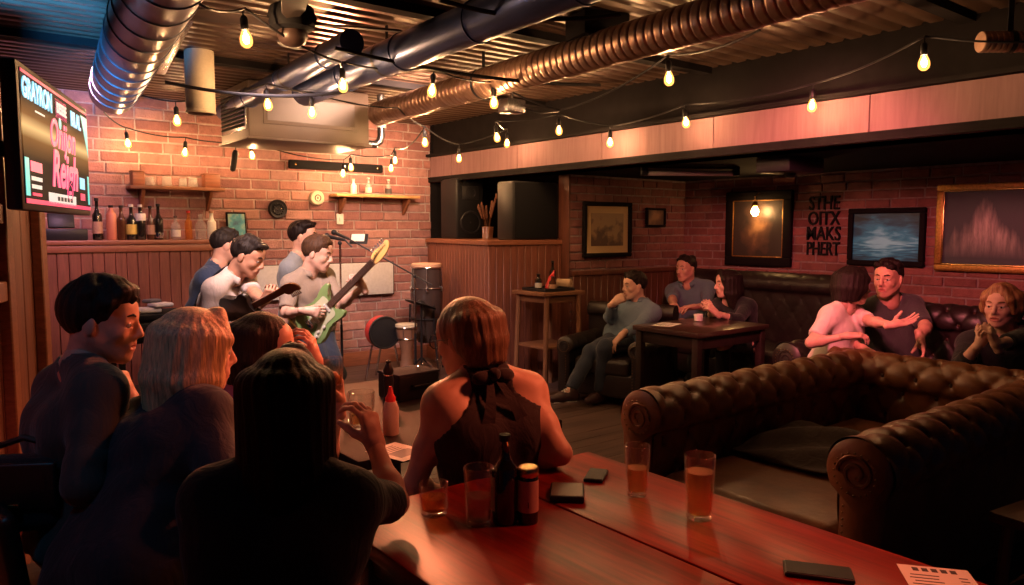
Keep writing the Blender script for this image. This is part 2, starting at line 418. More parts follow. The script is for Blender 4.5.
# angled left wall of vertical boards
D = V(.326, .946, 0); Nn = V(.946, -.326, 0); L1 = V(.46, 4.62, 0)
b = MB(); rot = Matrix((tuple(D), tuple(-Nn), (0, 0, 1))).transposed()
s = 0.; rg = random.Random(3)
while s < 5.2:
    w = .135; c = L1 - D * (s + w / 2) - Nn * (.05 - rg.uniform(0, .006))
    b.box((c[0], c[1], 1.1), (w - .008, .10, 2.2), M['panel'], rot, bev=.006, seg=1); s += w
c = L1 - D * 2.6 - Nn * .12; b.box((c[0], c[1], 1.1), (5.2, .06, 2.2), M['panel_dark'], rot)
struct(b.build('wall_left'))
b = MB()
for s, w in ((.05, .10), (.62, .09), (1.62, .09)):
    c = L1 - D * s + Nn * .025; b.box((c[0], c[1], 1.1), (w, .05, 2.2), M['trimwood'], rot, bev=.006, seg=1)
for z in (.12, 1.28, 1.62, 2.06):
    c = L1 - D * 1.12 + Nn * .02; b.box((c[0], c[1], z), (.92, .04, .09), M['trimwood'], rot, bev=.006, seg=1)
struct(b.build('trim_left'))
b = MB(); b.box((2.9, YS - .03, .08), (3.9, .03, .16), M['trimwood'], bev=.005); struct(b.build('baseboard_stage'))
# dark wainscot on the alcove wall
b = MB(); x = 5.28
while x < XW - .02: b.box((x + .05, YA - .035, .55), (.094, .02, 1.06), M['panel_dark'], bev=.004, seg=1); x += .1
b.box(((5.28 + XW) / 2, YA - .04, 1.10), (XW - 5.28, .05, .05), M['panel_dark'], bev=.006); struct(b.build('trim_wainscot'))

b = MB(); b.box((5.247, YA + .06, ZB / 2), (.024, .16, ZB), M['panel_dark'], bev=.004); struct(b.build('trim_alcove'))
# ------------------------------------------------------------------ panelled bar back under the bottles
XL0, XL1, YL, ZL = .70, 2.38, 7.44, 1.46
t = thing('bar_counter', 'tall panelled wooden back counter carrying the row of liquor bottles', 'counter', ((XL0 + XL1) / 2, 7.585, 0))
b = MB(); x = XL0
while x < XL1 - .01:
    b.box((x + .045 - (XL0 + XL1) / 2, YL + .02 - 7.63, .70), (.086, .03, 1.34), M['panel'], bev=.005, seg=1); x += .09
b.box((0, .03, .71), (XL1 - XL0, .32, 1.36), M['panel_dark']); b.build('panel_front', None, t)
b = MB(); b.box((0, -.01, ZL - .02), (XL1 - XL0 + .04, .42, .04), M['trimwood'], bev=.008); b.box((0, -.19, ZL - .075), (XL1 - XL0, .03, .06), M['trimwood'], bev=.006); b.build('counter_top', None, t)
b = MB(); b.box((0, -.19, .07), (XL1 - XL0, .03, .13), M['trimwood'], bev=.005); b.build('plinth', None, t)

# ------------------------------------------------------------------ panelled half-wall cabinet under the loudspeakers
A, B_ = V(4.30, 5.88, 0), V(4.80, 7.80, 0)
poly = [(4.30, 5.88), (5.25, 5.88), (5.9, 5.95), (5.9, 7.80), (4.80, 7.80)]
t = thing('half_wall_cabinet', 'chest-high cabinet of vertical boards under the loudspeakers', 'cabinet', (5.0, 6.9, 0))
off = Matrix.Translation((-5.0, -6.9, 0))
b = MB(); b.prism([(x + .03, y + .03) for x, y in poly], 1.40, M['panel_dark'], off @ Matrix.Translation((0, 0, .70))); b.build('carcass', None, t)
b = MB(); dr = nrm(B_ - A); s = 0; Ln = np.linalg.norm(B_ - A); rt = Matrix.Rotation(math.atan2(dr[1], dr[0]), 3, 'Z')
while s < Ln - .02:
    c = A + dr * (s + .045) - V(5, 6.9, 0); b.box((c[0] + .02, c[1], .70), (.086, .04, 1.40), M['panel'], rt, bev=.005, seg=1); s += .09
x = 4.30
while x < 5.24:
    b.box((x + .045 - 5, 5.88 + .01 - 6.9, .70), (.086, .04, 1.40), M['panel'], bev=.005, seg=1); x += .09
b.build('board_front', None, t)
b = MB(); b.prism([(4.27, 5.85), (5.255, 5.85), (5.255, 5.92), (5.9, 5.95), (5.9, 7.80), (4.77, 7.80)], .05, M['trimwood'], off @ Matrix.Translation((0, 0, 1.425)), bev=.008)
b.build('cabinet_top', None, t)
b = MB()
for q in range(2): pass
c = (A + B_) / 2 - V(5, 6.9, 0); b.box((c[0] - .0, c[1], .07), (Ln, .05, .14), M['trimwood'], rt, bev=.006); b.build('plinth', None, t)
# ------------------------------------------------------------------ ducts and pipes under the ceiling
def pipe_pts(a, b, n):
    return [V(*a) + (V(*b) - V(*a)) * i / n for i in range(n + 1)]
def duct(name, label, a, b, r, mat, ribs=0, seam=None, cap=True, cat='duct'):
    a, b = V(*a), V(*b); L = np.linalg.norm(b - a); d = nrm(b - a)
    t = thing(name, label, cat, tuple(a)); mb = MB()
    if ribs:
        pts, rs = [], []; n = int(L / ribs)
        for i in range(n * 10 + 1):
            q = i / 10.; pts.append(d * (L * i / (n * 10))); f = abs((q + .5) % 1 - .5)
            rs.append(r * (1 - .06 * math.exp(-(f / .10) ** 2) + .006 * math.sin(q * 2.3)))
        mb.tube(pts, rs, mat, 28)
    else: mb.tube([V(0, 0, 0), b - a], r, mat, 36)
    mb.build('duct_tube', None, t)
    if seam:
        n = int(L / seam)
        for i in range(1, n + 1):
            p = d * min(seam * i, L - .02); mb = MB(); mb.tube([p - d * .012, p + d * .012], r + .006, mat, 36); mb.build('joint_band', None, t)
    # hanger straps to the deck
    for f in (.22, .62):
        p = d * L * f; z = ZC - (a + p)[2]
        if z > r:
            mb = MB(); rt = Matrix((tuple(d), tuple(nrm(np.cross((0, 0, 1), d))), (0, 0, 1))).transposed()
            mb.box(p + V(0, 0, (z + r) / 2 ), (.03, .004, max(z - r, .02) + .01), M['blackmetal'], rt)
            mb.tube([p - d * .014, p + d * .014], r + .004, M['blackmetal'], 36, cap=False); mb.build('hanger_strap', None, t)
    return t
a = pk(113, 92, 5.9); b = pk(166, -60, 3.1)
duct('round_duct', 'big silver round duct above the television, catching blue light', tuple(a), tuple(V(a[0], a[1], a[2]) + (V(b[0], b[1], a[2]) - V(*a)) * 1.6), .17, M['duct_dark'], seam=.30)
a = gz(305, 92, 2.6); b = gz(600, -28, 2.6); b = a + (b - a) * 1.9
duct('painted_duct', 'dark blue painted duct running past the ceiling fan', tuple(a), tuple(b), .105, M['duct_blue'], seam=.8)
a = gz(224, 112, 2.64); b = gz(352, 42, 2.64)
duct('slim_duct', 'slim blue-grey duct running over the air handling box', tuple(a), tuple(b), .075, M['duct_blue'], seam=.9)
a = gz(378, 114, 2.58); b = gz(850, -22, 2.58); b = a + (b - a) * 1.75
duct('flexible_duct', 'ribbed copper-toned flexible duct slanting across the ceiling', tuple(a), tuple(b), .105, M['flex'], ribs=.06)
a = gz(190, 10, 2.68); b = gz(158, 75, 2.66)
t = thing('strip_light', 'slim unlit batten light hanging beside the big silver duct', 'light', tuple((a + b) / 2))
mb = MB(); d = nrm(b - a); rt = Matrix((tuple(d), tuple(np.cross((0, 0, 1), d)), (0, 0, 1))).transposed()
mb.box((0, 0, .03), (np.linalg.norm(b - a), .10, .05), M['galv'], rt, bev=.01); mb.build('housing', None, t)
mb = MB(); mb.tube([d * -.4 * 1., d * .4], .014, M['white'], 12); mb.build('tube', None, t)
mb = MB()
for s in (-.3, .3): mb.tube([d * s + V(0, 0, .05), d * s + V(0, 0, ZC - (a + b)[2] / 2)], .006, M['blackmetal'], 8)
mb.build('hanger_rod', None, t)
# short drop pipe with an open round mouth
p = pk(201, 112, 5.3)
t = thing('drop_pipe', 'short pale vertical pipe dropping from the ceiling left of the air handling box', 'pipe', (p[0], p[1], 2.37))
mb = MB(); mb.lathe([(.085, 0), (.098, .02), (.098, .43)], M['cream'], n=30, cap=False); mb.lathe([(.09, .41), (.088, .03), (.07, .05), (.001, .06)], M['cream'], n=30, cap=False); mb.build('pipe_shell', None, t)
mb = MB(); mb.torus((0, 0, .008), .09, .012, M['cream']); mb.build('rim', None, t)
# small corrugated duct stub at the far right
a = gz(980, 42, 2.55); b = a + V(.55, -.45, 0)
duct('duct_stub', 'short ribbed duct stub at the right edge of the ceiling', tuple(a), tuple(b), .055, M['flex'], ribs=.03)
# dark junction box and hook on the flexible duct
p = gz(597, 33, 2.70)
t = thing('vent_grille', 'black square vent grille fixed beside the copper-toned flexible duct', 'vent', (p[0], p[1], 2.66), math.radians(-14))
mb = MB(); mb.box((0, 0, .07), (.30, .24, .14), M['blackpaint'], bev=.01); mb.build('vent_box', None, t)
for i in range(5):
    mb = MB(); mb.box((-.10 + .05 * i, 0, -.004), (.034, .20, .006), M['blackmetal'], Matrix.Rotation(.5, 3, 'Y')); mb.build('louvre', None, t)
# clamp box beneath flexible duct
p = pk(512, 99, 5.6)
t = thing('junction_box', 'grey metal junction box under the flexible duct', 'box', (p[0], p[1], 2.47))
mb = MB(); mb.box((0, 0, 0), (.17, .12, .10), M['galv'], bev=.008); mb.build('box_body', None, t)
mb = MB(); mb.tube([(0, 0, .05), (0, 0, ZC - 2.47)], .012, M['galv'], 8); mb.build('conduit', None, t)
mb = MB(); mb.tube([(.08, 0, 0), (.3, .02, -.02), (.55, .1, .03)], .009, M['blackmetal'], 8); mb.build('cable', None, t)

# ------------------------------------------------------------------ air handling unit
t = thing('air_handling_unit', 'tan boxy air handling unit hung from the ceiling over the stage', 'air conditioner', (2.72, 6.68, 2.31))
mb = MB(); mb.box((0, 0, .245), (1.10, .74, .47), M['unit'], bev=.012); mb.build('casing', None, t)
mb = MB(); mb.box((0, -.372, .26), (.86, .012, .26), M['unit'], bev=.004); mb.box((0, -.379, .26), (.80, .008, .20), M['unit']); mb.build('front_panel', None, t)
mb = MB(); mb.box((-.552, 0, .25), (.02, .64, .34), M['galv'], bev=.004); mb.build('grille_frame', None, t)
mb = MB()
for i in range(9): mb.box((-.562, 0, .12 + .033 * i), (.02, .58, .018), M['matte'], Matrix.Rotation(.6, 3, 'Y'))
mb.box((-.556, 0, .25), (.008, .58, .30), M['matte']); mb.build('side_grille', None, t)
mb = MB(); mb.box((0, 0, .005), (1.14, .78, .02), M['unit'], bev=.006); mb.build('drain_tray', None, t)
for sx in (-.45, .45):
    mb = MB(); mb.tube([(sx, .1, .47), (sx, .1, ZC - 2.31)], .01, M['blackmetal'], 8); mb.build('hanger_rod', None, t)
p = pk(381, 128, 7.0)
t = thing('pipe_elbow', 'grey condensate pipe elbow at the right end of the air handling unit', 'pipe', (p[0], p[1], 2.40))
mb = MB(); mb.tube([(0, 0, .40), (0, 0, .02), (-.02, 0, -.03), (-.06, 0, -.06), (-.26, 0, -.06)], .035, M['galv'], 14); mb.build('elbow_pipe', None, t)
mb = MB(); mb.tube([(0, 0, .10), (0, 0, .15)], .043, M['white'], 14); mb.build('collar', None, t)

# ------------------------------------------------------------------ ceiling fan
p = gz(292, 14, 2.62)
t = thing('ceiling_fan', 'dark ceiling fan with an unlit glass bowl between the ducts', 'fan', (p[0], p[1], 2.58))
mb = MB(); mb.lathe([(.012, .1), (.012, .17), (.06, .18), (.065, .22)], M['blackmetal'], n=20); mb.build('downrod', None, t)
mb = MB(); mb.lathe([(.05, -.05), (.105, -.03), (.12, .02), (.105, .07), (.05, .10)], M['matte'], n=30); mb.build('motor_housing', None, t)
mb = MB(); mb.lathe([(.002, -.125), (.03, -.12), (.06, -.10), (.075, -.07), (.07, -.045)], plain('smoked_bowl', (.05, .03, .026), .4), n=26); mb.build('glass_bowl', None, t)
for i in range(4):
    aa = math.radians(-20 + 90 * i); mb = MB(); rt = Matrix.Rotation(aa, 4, 'Z') @ Matrix.Rotation(.2, 4, 'X')
    mb.prism([(.10, -.03), (.2, -.055), (.50, -.065), (.54, -.04), (.54, .04), (.50, .065), (.2, .055), (.10, .03)], .010, wood('fan_blade_wood', (.014, .009, .008), (.03, .018, .014), .6, 0) if i == 0 else bpy.data.materials['fan_blade_wood'], rt, bev=.003)
    mb.build('blade', None, t)

# ------------------------------------------------------------------ string lights
M['filament'] = emis('filament_glow', (1., .60, .32), 1050.)
def envelope(name, c, s):
    a = NT(name); a.t.nodes.remove(a.b); tr = a.n('BsdfTransparent'); tr.inputs[0].default_value = (1, .86, .66, 1); e = a.n('Emission'); e.inputs[0].default_value = (*c, 1); e.inputs[1].default_value = s; ad = a.n('AddShader'); a.l(tr.outputs[0], ad.inputs[0]); a.l(e.outputs[0], ad.inputs[1]); a.l(ad.outputs[0], a.t.nodes['Material Output'].inputs[0]); return a.m
M['bulb'] = envelope('amber_bulb_glass', (1., .47, .10), 1.5)
bulbs = [
 (246, 38, 3.5, 'glowing bulb hanging lowest beside the ceiling fan'),
 (268, 104, 5.1, 'glowing bulb in front of the left half of the air handling unit'),
 (312, 112, 5.3, 'glowing bulb in front of the middle of the air handling unit'),
 (343, 85, 4.5, 'glowing bulb below the end of the slim blue-grey duct'),
 (177, 120, 5.6, 'glowing bulb just left of the pale vertical drop pipe'),
 (128, 143, 6.8, 'glowing bulb nearest the television, hung against the brick'),
 (185, 152, 7.0, 'glowing bulb over the upper shelf of glasses'),
 (252, 155, 7.3, 'glowing bulb against brick just right of the shelf of glasses'),
 (432, 90, 4.7, 'glowing bulb in front of the left end of the copper-toned flexible duct'),
 (494, 102, 5.1, 'glowing bulb under the middle of the copper-toned flexible duct'),
 (425, 142, 6.7, 'glowing bulb above the left loudspeaker, highest of that cluster'),
 (459, 158, 7.6, 'glowing bulb right over the left loudspeaker top'),
 (497, 137, 6.6, 'left bulb of the close pair near the start of the beam'),
 (507, 143, 7.4, 'right bulb of the close pair near the start of the beam'),
 (559, 130, 6.5, 'glowing bulb at the beam above the right loudspeaker'),
 (610, 142, 6.4, 'glowing bulb before the beam above the sepia picture'),
 (669, 78, 4.4, 'large glowing bulb below the right part of the flexible duct'),
 (686, 122, 5.7, 'small glowing bulb at the beam left of the portrait picture'),
 (812, 105, 4.9, 'glowing bulb at the beam above the black wall lettering'),
 (924, 62, 4.0, 'glowing bulb farthest right under the dark ceiling'),
 (351, 167, 7.95, 'upper bulb of the pair hanging before the black rail'),
 (343, 173, 7.85, 'lower bulb of the pair hanging before the black rail'),
 (395, 160, 8.2, 'upper bulb of the pair over the right end of the bottle shelf'),
 (391, 168, 8.1, 'lower bulb of the pair over the right end of the bottle shelf')]
root = None; BT = []
for (x, y, k, lab) in bulbs:
    p = pk(x, y, k); tilt = (rnd.uniform(-.12, .12), rnd.uniform(-.12, .12), 0)
    if root is None:
        root = thing('string_bulb', lab, 'light bulb', tuple(p), group='string light bulbs')
        mb = MB(); mb.lathe([(.002, -.045), (.012, -.044), (.024, -.034), (.029, -.018), (.028, 0), (.021, .02), (.014, .034), (.012, .045)], M['bulb'], n=16); mb.build('glass_envelope', None, root)
        mb = MB(); mb.lathe([(.001, -.026), (.008, -.024), (.0135, -.012), (.0125, .006), (.006, .02), (.002, .03)], M['filament'], n=12); mb.build('filament', None, root)
        mb = MB(); mb.lathe([(.014, .036), (.018, .042), (.018, .085), (.013, .098), (.006, .102)], M['black'], n=14); mb.build('socket', None, root)
        mb = MB(); mb.tube([(0, 0, .10), (0, 0, .135)], .004, M['black'], 6); mb.build('drop_wire', None, root)
        o = root
    else: o = dup(root, tuple(p), label=lab)
    o.rotation_euler = tilt; BT.append(np.array(p) + V(0, 0, .135))
def cord(label, pts, sag=.05, r=.006):
    mb = MB(); P = []
    for a, b in zip(pts, pts[1:]):
        a, b = V(*a), V(*b); L = np.linalg.norm(b - a)
        for i in range(8):
            f = i / 8.; P.append(a + (b - a) * f - V(0, 0, min(sag * L, .16) * 4 * f * (1 - f)))
    P.append(V(*pts[-1])); c = sum(P) / len(P)
    mb.tube([p - c for p in P], r, M['black'], 6)
    return tag(mb.build('string_light_cord', None, loc=tuple(c)), label, 'cord', 'string light cords')
Cz = lambda x, y, z=ZC: gz(x, y, z)
cord('black cord looping from the fan past the slim duct to the flexible duct', [pk(160, -30, 3.0), pk(206, 8, 3.2), BT[0], pk(340, 62, 4.0), BT[3], BT[8], BT[9]], .05)
cord('black cord strung across the front of the air handling unit', [pk(134, 92, 5.8), BT[4], BT[1], BT[2], pk(398, 108, 6.0), BT[10]], .03)
cord('black cord sagging along the brick above the shelf of glasses', [pk(104, 112, 6.3), BT[5], BT[6], BT[7], BT[21], BT[20], BT[23], BT[22], BT[10]], .05)
cord('black cord following the top edge of the beam', [BT[10], BT[11], BT[13], BT[12], BT[14], BT[15], BT[17], BT[18], BT[19], pk(1060, 40, 3.9)], .03)
cord('black cord crossing the dark ceiling towards the large bulb', [BT[9], pk(560, 110, 5.4), BT[16], pk(760, 30, 3.6)], .04)
for (x0, y0, k0, x1, y1, k1, lab) in [(165, 82, 4.6, 345, 92, 5.0, 'thick black cable stretched under the big silver duct and slim duct'), (335, 48, 4.2, 600, 85, 5.2, 'thick black cable stretched over the copper-toned flexible duct'), (440, 0, 3.4, 620, 14, 3.8, 'thick black cable crossing the dark blue painted duct')]:
    a, b = pk(x0, y0, k0), pk(x1, y1, k1); c = (a + b) / 2; mb = MB()
    mb.tube([a - c + (b - a) * i / 10 - V(0, 0, .05 * 4 * (i / 10) * (1 - i / 10)) for i in range(11)], .011, M['black'], 8)
    tag(mb.build('ceiling_cable', None, loc=tuple(c)), lab, 'cable')

# ------------------------------------------------------------------ television on the left wall
a, c_ = V(.248, 3.03, 1.868), V(.61, 4.07, 1.868); mid = (a + c_) / 2; TW, TH = 1.12, .50
t = thing('television', 'wall television showing a pink and teal gig poster', 'television', tuple(mid))
R3 = Matrix((tuple(D), (0, 0, 1), tuple(Nn))).transposed(); R4 = R3.to_4x4()
mb = MB(); mb.box((0, 0, 0), (TW, TH, .05), M['black'], bev=.008); mb.bm.transform(R4); mb.build('bezel', None, t)
sm = NT('screen_glow'); v = sm.coord(); se = sm.n('SeparateXYZ'); sm.l(v, se.inputs[0])
w = sm.n('MapRange'); w.inputs['From Min'].default_value = -TH / 2; w.inputs['From Max'].default_value = TH / 2; sm.l(se.outputs[1], w.inputs[0])
col = sm.ramp(w.outputs[0], [(.0, (.004, .003, .005)), (.36, (.008, .005, .005)), (.50, (.22, .09, .025)), (.58, (1., .60, .24)), (.66, (.25, .10, .03)), (.78, (.008, .006, .008)), (1., (.004, .003, .005))])
sm.l(col, sm.b.inputs['Emission Color']); sm.set(Emission_Strength=1.0, Base_Color=(.008, .008, .009), Roughness=.6, Specular_IOR_Level=.05)
mb = MB(); mb.box((0, 0, .026), (TW - .05, TH - .045, .004), sm.m); sc = mb.build('screen', None, t); sc.matrix_local = R4
def em2(n, c, s=1.4): return emis(n, c, s)
pinkE, cyanE, whiteE, tealE, redE = em2('screen_pink', (.95, .10, .22)), em2('screen_cyan', (.18, .62, .85)), em2('screen_white', (.85, .75, .68), 1.0), em2('screen_teal', (.05, .55, .50)), em2('screen_red', (.85, .03, .12))
mb = MB(); Z0 = .0295
def at(x, y): return Matrix.Translation((x, y, Z0))
mb.text('GRAYRON', .098, cyanE, at(-.325, .165) @ Matrix.Diagonal((.86, 1, 1, 1)), bold=.003, shear=.1)
mb.box((.035, .165, Z0 - .002), (.19, .075, .001), pinkE); mb.text('DESERE', .060, whiteE, at(.035, .165) @ Matrix.Diagonal((.82, 1, 1, 1)), bold=.001)
mb.text('BILAL', .085, cyanE, at(.29, .155) @ Matrix.Diagonal((.9, 1, 1, 1)), bold=.003); mb.prism([(.40, .20), (.535, .20), (.535, .02)], .001, tealE, Matrix.Translation((0, 0, Z0 - .001)))
mb.text('Onijon', .155, pinkE, at(.04, .055), shear=.25, ext=.0015, bold=.003); mb.text('Reigh', .20, pinkE, at(.05, -.085), shear=.3, bold=.005)
mb.box((-.30, .105, Z0 - .001), (.13, .006, .002), whiteE); mb.sphere((.0, .108, Z0), .024, tealE, 14, 8, (1, 1, .05))
for (x, y, w_, h_, m_) in [(0, TH / 2 - .030, TW - .06, .010, redE), (0, -TH / 2 + .032, TW - .06, .016, redE), (-.505, -.135, .05, .13, tealE), (.505, -.135, .032, .13, tealE), (.0, -.195, .46, .04, whiteE), (.375, -.11, .10, .05, cyanE), (.375, -.17, .09, .03, redE), (-.385, -.095, .15, .036, pinkE), (-.385, -.137, .14, .014, whiteE), (-.39, -.165, .13, .014, whiteE), (-.39, -.192, .12, .010, redE)]:
    mb.box((x, y, Z0 - .001), (w_, h_, .002), m_)
for i in range(5): mb.box((-.08 + .055 * i, -.195, Z0 + .0005), (.036, .016, .001), M['ink'])
g = mb.build('screen_graphics', None, sc)
mb = MB()
mb.box((0, 0, -.10), (.06, .06, .16), M['blackmetal']); mb.box((0, 0, -.035), (.30, .20, .02), M['blackmetal']); mb.box((.0, 0, -.24), (.14, .24, .04), M['blackmetal']); mb.box((0, 0, -.20), (.05, .05, .10), M['blackmetal'])
mb.bm.transform(R4); mb.build('wall_bracket', None, t)
# small set-top box and dark clutter under the television, on the bar counter end
p = gy(64, 232, 7.55)
t = thing('counter_device', 'dark boxy device at the left end of the back counter', 'box', (p[0], 7.56, ZL))
mb = MB(); mb.box((0, 0, .05), (.34, .22, .10), M['black'], bev=.012); mb.build('case', None, t)
mb = MB(); mb.box((-.02, -.02, .17), (.20, .03, .13), M['black'], Matrix.Rotation(-.3, 3, 'X'), bev=.008); mb.build('display', None, t)

# ------------------------------------------------------------------ wall shelves and what stands on them
def wallshelf(name, label, x0, x1, z, mat, depth=.20, brx=(.12, .12)):
    t = thing(name, label, 'shelf', ((x0 + x1) / 2, YS - .03 - depth / 2, z)); w = x1 - x0
    mb = MB(); mb.box((0, 0, -.016), (w, depth, .032), mat, bev=.005); mb.build('board', None, t)
    for sx in (-w / 2 + brx[0], w / 2 - brx[1]):
        mb = MB(); mb.prism([(0, 0), (depth * .8, 0), (depth * .75, -.03), (.035, -.17), (0, -.19)], .03, M['shelf'], Matrix.Translation((sx, depth / 2, -.032)) @ Matrix(((0, 0, 1, 0), (-1, 0, 0, 0), (0, 1, 0, 0), (0, 0, 0, 1))), bev=.003)
        mb.build('bracket', None, t)
    return t
x0, x1 = gy(128, 186, 7.7)[0], gy(222, 186, 7.7)[0]; ZU = gy(175, 187, 7.7)[2]
wallshelf('glass_shelf', 'dark wall shelf holding upturned glasses above the bottles', x0, x1, ZU, M['shelf'])
x2, x3 = gy(333, 195, 7.7)[0], gy(416, 195, 7.7)[0]; ZR = gy(375, 195, 7.7)[2]
wallshelf('bottle_shelf', 'pale lit wall shelf holding small bottles right of the stage', x2, x3, ZR, M['shelf_light'])
def glass_mesh(r0, r1, h, mat, wall=.003, base=.012):
    mb = MB(); mb.lathe([(r0 * .9, 0), (r0, .004), (r0 + (r1 - r0) * .5, h * .5), (r1, h - .002), (r1 - wall * .4, h), (r1 - wall, h - .003), (r0 + (r1 - r0) * .5 - wall, h * .5), (r0 - wall, base + .003), (.001, base)], mat, n=32, cap=False)
    c = mb.bm.verts.new((0, 0, 0)); 
    return mb
def tumbler(label, loc, r0, r1, h, fill=0, liquid=None, name='drinking_glass', group=None, mat=None, base=.012):
    t = thing(name, label, 'glass', tuple(loc), group=group); mat = mat or M['glass']
    mb = MB(); w = .003
    mb.lathe([(.001, 0), (r0 * .92, 0), (r0, .005), ((r0 + r1) / 2, h * .5), (r1, h - .002), (r1 - w / 2, h), (r1 - w, h - .002), ((r0 + r1) / 2 - w, h * .5), (r0 - w, base + .004), (r0 * .8, base), (.001, base)], mat, n=36, cap=False); mb.build('glass_wall', None, t, sharp=False)
    if fill:
        rr = lambda z: r0 + (r1 - r0) * z / h - w - .0006
        mb = MB(); z1 = h * fill
        mb.lathe([(.001, base + .0008), (rr(base) * .8, base + .0008), (rr(base), base + .005), (rr(z1), z1), (.001, z1)], liquid, n=36, cap=False); mb.build('drink', None, t)
    return t
for (px_, lab, r, h) in [(150, 'upturned tumbler farthest left on the shelf of glasses', .045, .085), (167, 'upturned tumbler second from left on the shelf of glasses', .048, .10), (183, 'upturned tumbler third from left on the shelf of glasses', .04, .085), (193, 'upturned tumbler nearest the right-hand wooden box on the shelf', .048, .09)]:
    p = gy(px_, 186, 7.7); tumbler(lab, (p[0], 7.70, ZU), r, r * .85, h, group='glasses on the wall shelf', mat=M['glass_thin'])
mb = MB()
for nm, xa, xb, lab in (('wooden_crate', 131, 143, 'reddish wooden box at the left end of the shelf of glasses'), ('wooden_crate', 203, 218, 'reddish wooden box at the right end of the shelf of glasses')):
    a, c_ = gy(xa, 180, 7.72)[0], gy(xb, 180, 7.72)[0]; t = thing(nm, lab, 'box', ((a + c_) / 2, 7.71, ZU))
    mb = MB(); mb.box((0, 0, .065), (c_ - a, .13, .13), M['trimwood'], bev=.006); mb.build('crate_body', None, t)
    mb = MB(); mb.box((0, 0, .135), (c_ - a + .012, .142, .012), M['trimwood'], bev=.003); mb.build('lid', None, t)
def bottle(label, loc, h, r, nr, mat, lab_m=None, cap_m=None, shoulder=.62, lz=(.12, .42), name='liquor_bottle', group='bottles on the back counter'):
    t = thing(name, label, 'bottle', tuple(loc), group=group)
    mb = MB(); s = h * shoulder
    mb.lathe([(.001, 0), (r * .93, 0), (r, .008), (r, s), (r * .93, s + h * .03), (r * .62, s + h * .085), (nr * 1.15, s + h * .15), (nr, s + h * .2), (nr, h * .94), (nr * 1.2, h * .945), (nr * 1.2, h * .975), (nr, h * .98), (.001, h * .98)], mat, n=26, cap=False); mb.build('bottle_body', None, t, sharp=False)
    if lab_m:
        mb = MB(); mb.lathe([(r + .0012, h * lz[0]), (r + .0016, h * lz[0] + .002), (r + .0016, h * lz[1] - .002), (r + .0012, h * lz[1])], lab_m, n=26, cap=False); mb.build('label_band', None, t)
    if cap_m:
        mb = MB(); mb.lathe([(nr * 1.25, h * .93), (nr * 1.3, h * .935), (nr * 1.28, h), (.001, h + .001)], cap_m, n=18); mb.build('cap', None, t)
    return t
def on_ledge(px_, kk=7.50): p = gy(px_, 238, kk); return (p[0], kk, ZL)
G = M['darkglass']
for (px_, lab, h, r, nr, m, lm, cm, sh) in [
 (98, 'tall slim dark wine bottle with red label, farthest left on the back counter', .37, .04, .014, G, M['label'], M['black'], .58),
 (112, 'copper-coloured bottle second from left on the back counter', .31, .042, .016, M['clay'], None, M['black'], .72),
 (122, 'brown bottle with no label next to the copper-coloured one', .31, .036, .014, M['brownglass'], None, M['black'], .60),
 (132, 'dark bottle with a yellow label on the back counter', .32, .042, .015, G, M['labely'], M['labelw'], .56),
 (141, 'dark bottle with a white shoulder label on the back counter', .32, .044, .015, G, M['labelw'], M['labelw'], .60),
 (151, 'brown bottle with tan neck label between the two darkest bottles', .31, .034, .013, M['brownglass'], M['label'], M['black'], .55),
 (159, 'black bottle with a silver base label, last of the dark row', .33, .042, .014, G, M['chrome'], M['black'], .55)]:
    bottle(lab, on_ledge(px_), h, r, nr, m, lm, cm, sh, (.55, .75) if 'shoulder' in lab else ((.06, .2) if 'base' in lab else (.16, .44)))
for (px_, lab, h, r, nr, m, lm, cm) in [
 (176, 'small clear bottle with pale label right of the dark row', .22, .042, .014, M['glass_thin'], M['labelw'], M['chrome']),
 (189, 'slim bottle of orange liqueur on the back counter', .27, .032, .013, M['amber'], None, M['red']),
 (201, 'empty clear decanter bottle on the back counter', .24, .05, .018, M['glass_thin'], None, M['glass_thin']),
 (212, 'white milk-coloured bottle near the small blue picture', .27, .042, .018, M['white'], None, M['label'])]:
    bottle(lab, on_ledge(px_), h, r, nr, m, lm, cm, .6)
for (px_, lab, h, m, lm) in [(354, 'white-labelled bottle on the left of the pale lit shelf', .17, M['white'], None), (369, 'blue and white bottle in the middle of the pale lit shelf', .19, M['glass_thin'], M['labelw']), (389, 'dark-labelled bottle on the right of the pale lit shelf', .18, M['glass_thin'], M['ink'])]:
    p = gy(px_, 192, 7.68); bottle(lab, (p[0], 7.69, ZR), h, .035, .013, m, lm, M['labelw'], .55, group='bottles on the pale lit shelf')
p = gy(236, 225, 7.72); t = thing('small_picture', 'small blue picture leaning on brick at the right end of the bottles', 'picture', (gy(237, 225, 7.72)[0], 7.74, ZL))
pm = NT('blue_picture'); n = pm.n('TexNoise', i_Scale=9., i_Detail=3.); pm.l(pm.coord(), n.inputs['Vector']); pm.l(pm.ramp(n.outputs[0], [(.3, (.02, .05, .14)), (.5, (.05, .30, .42)), (.62, (.25, .45, .40)), (.75, (.5, .22, .15))]), pm.b.inputs['Base Color'])
mb = MB(); mb.box((0, 0, .135), (.20, .02, .27), M['blackpaint'], Matrix.Rotation(-.12, 3, 'X'), bev=.005); mb.build('frame', None, t)
mb = MB(); mb.box((0, -.012, .135), (.165, .004, .235), pm.m, Matrix.Rotation(-.12, 3, 'X')); mb.build('print', None, t)
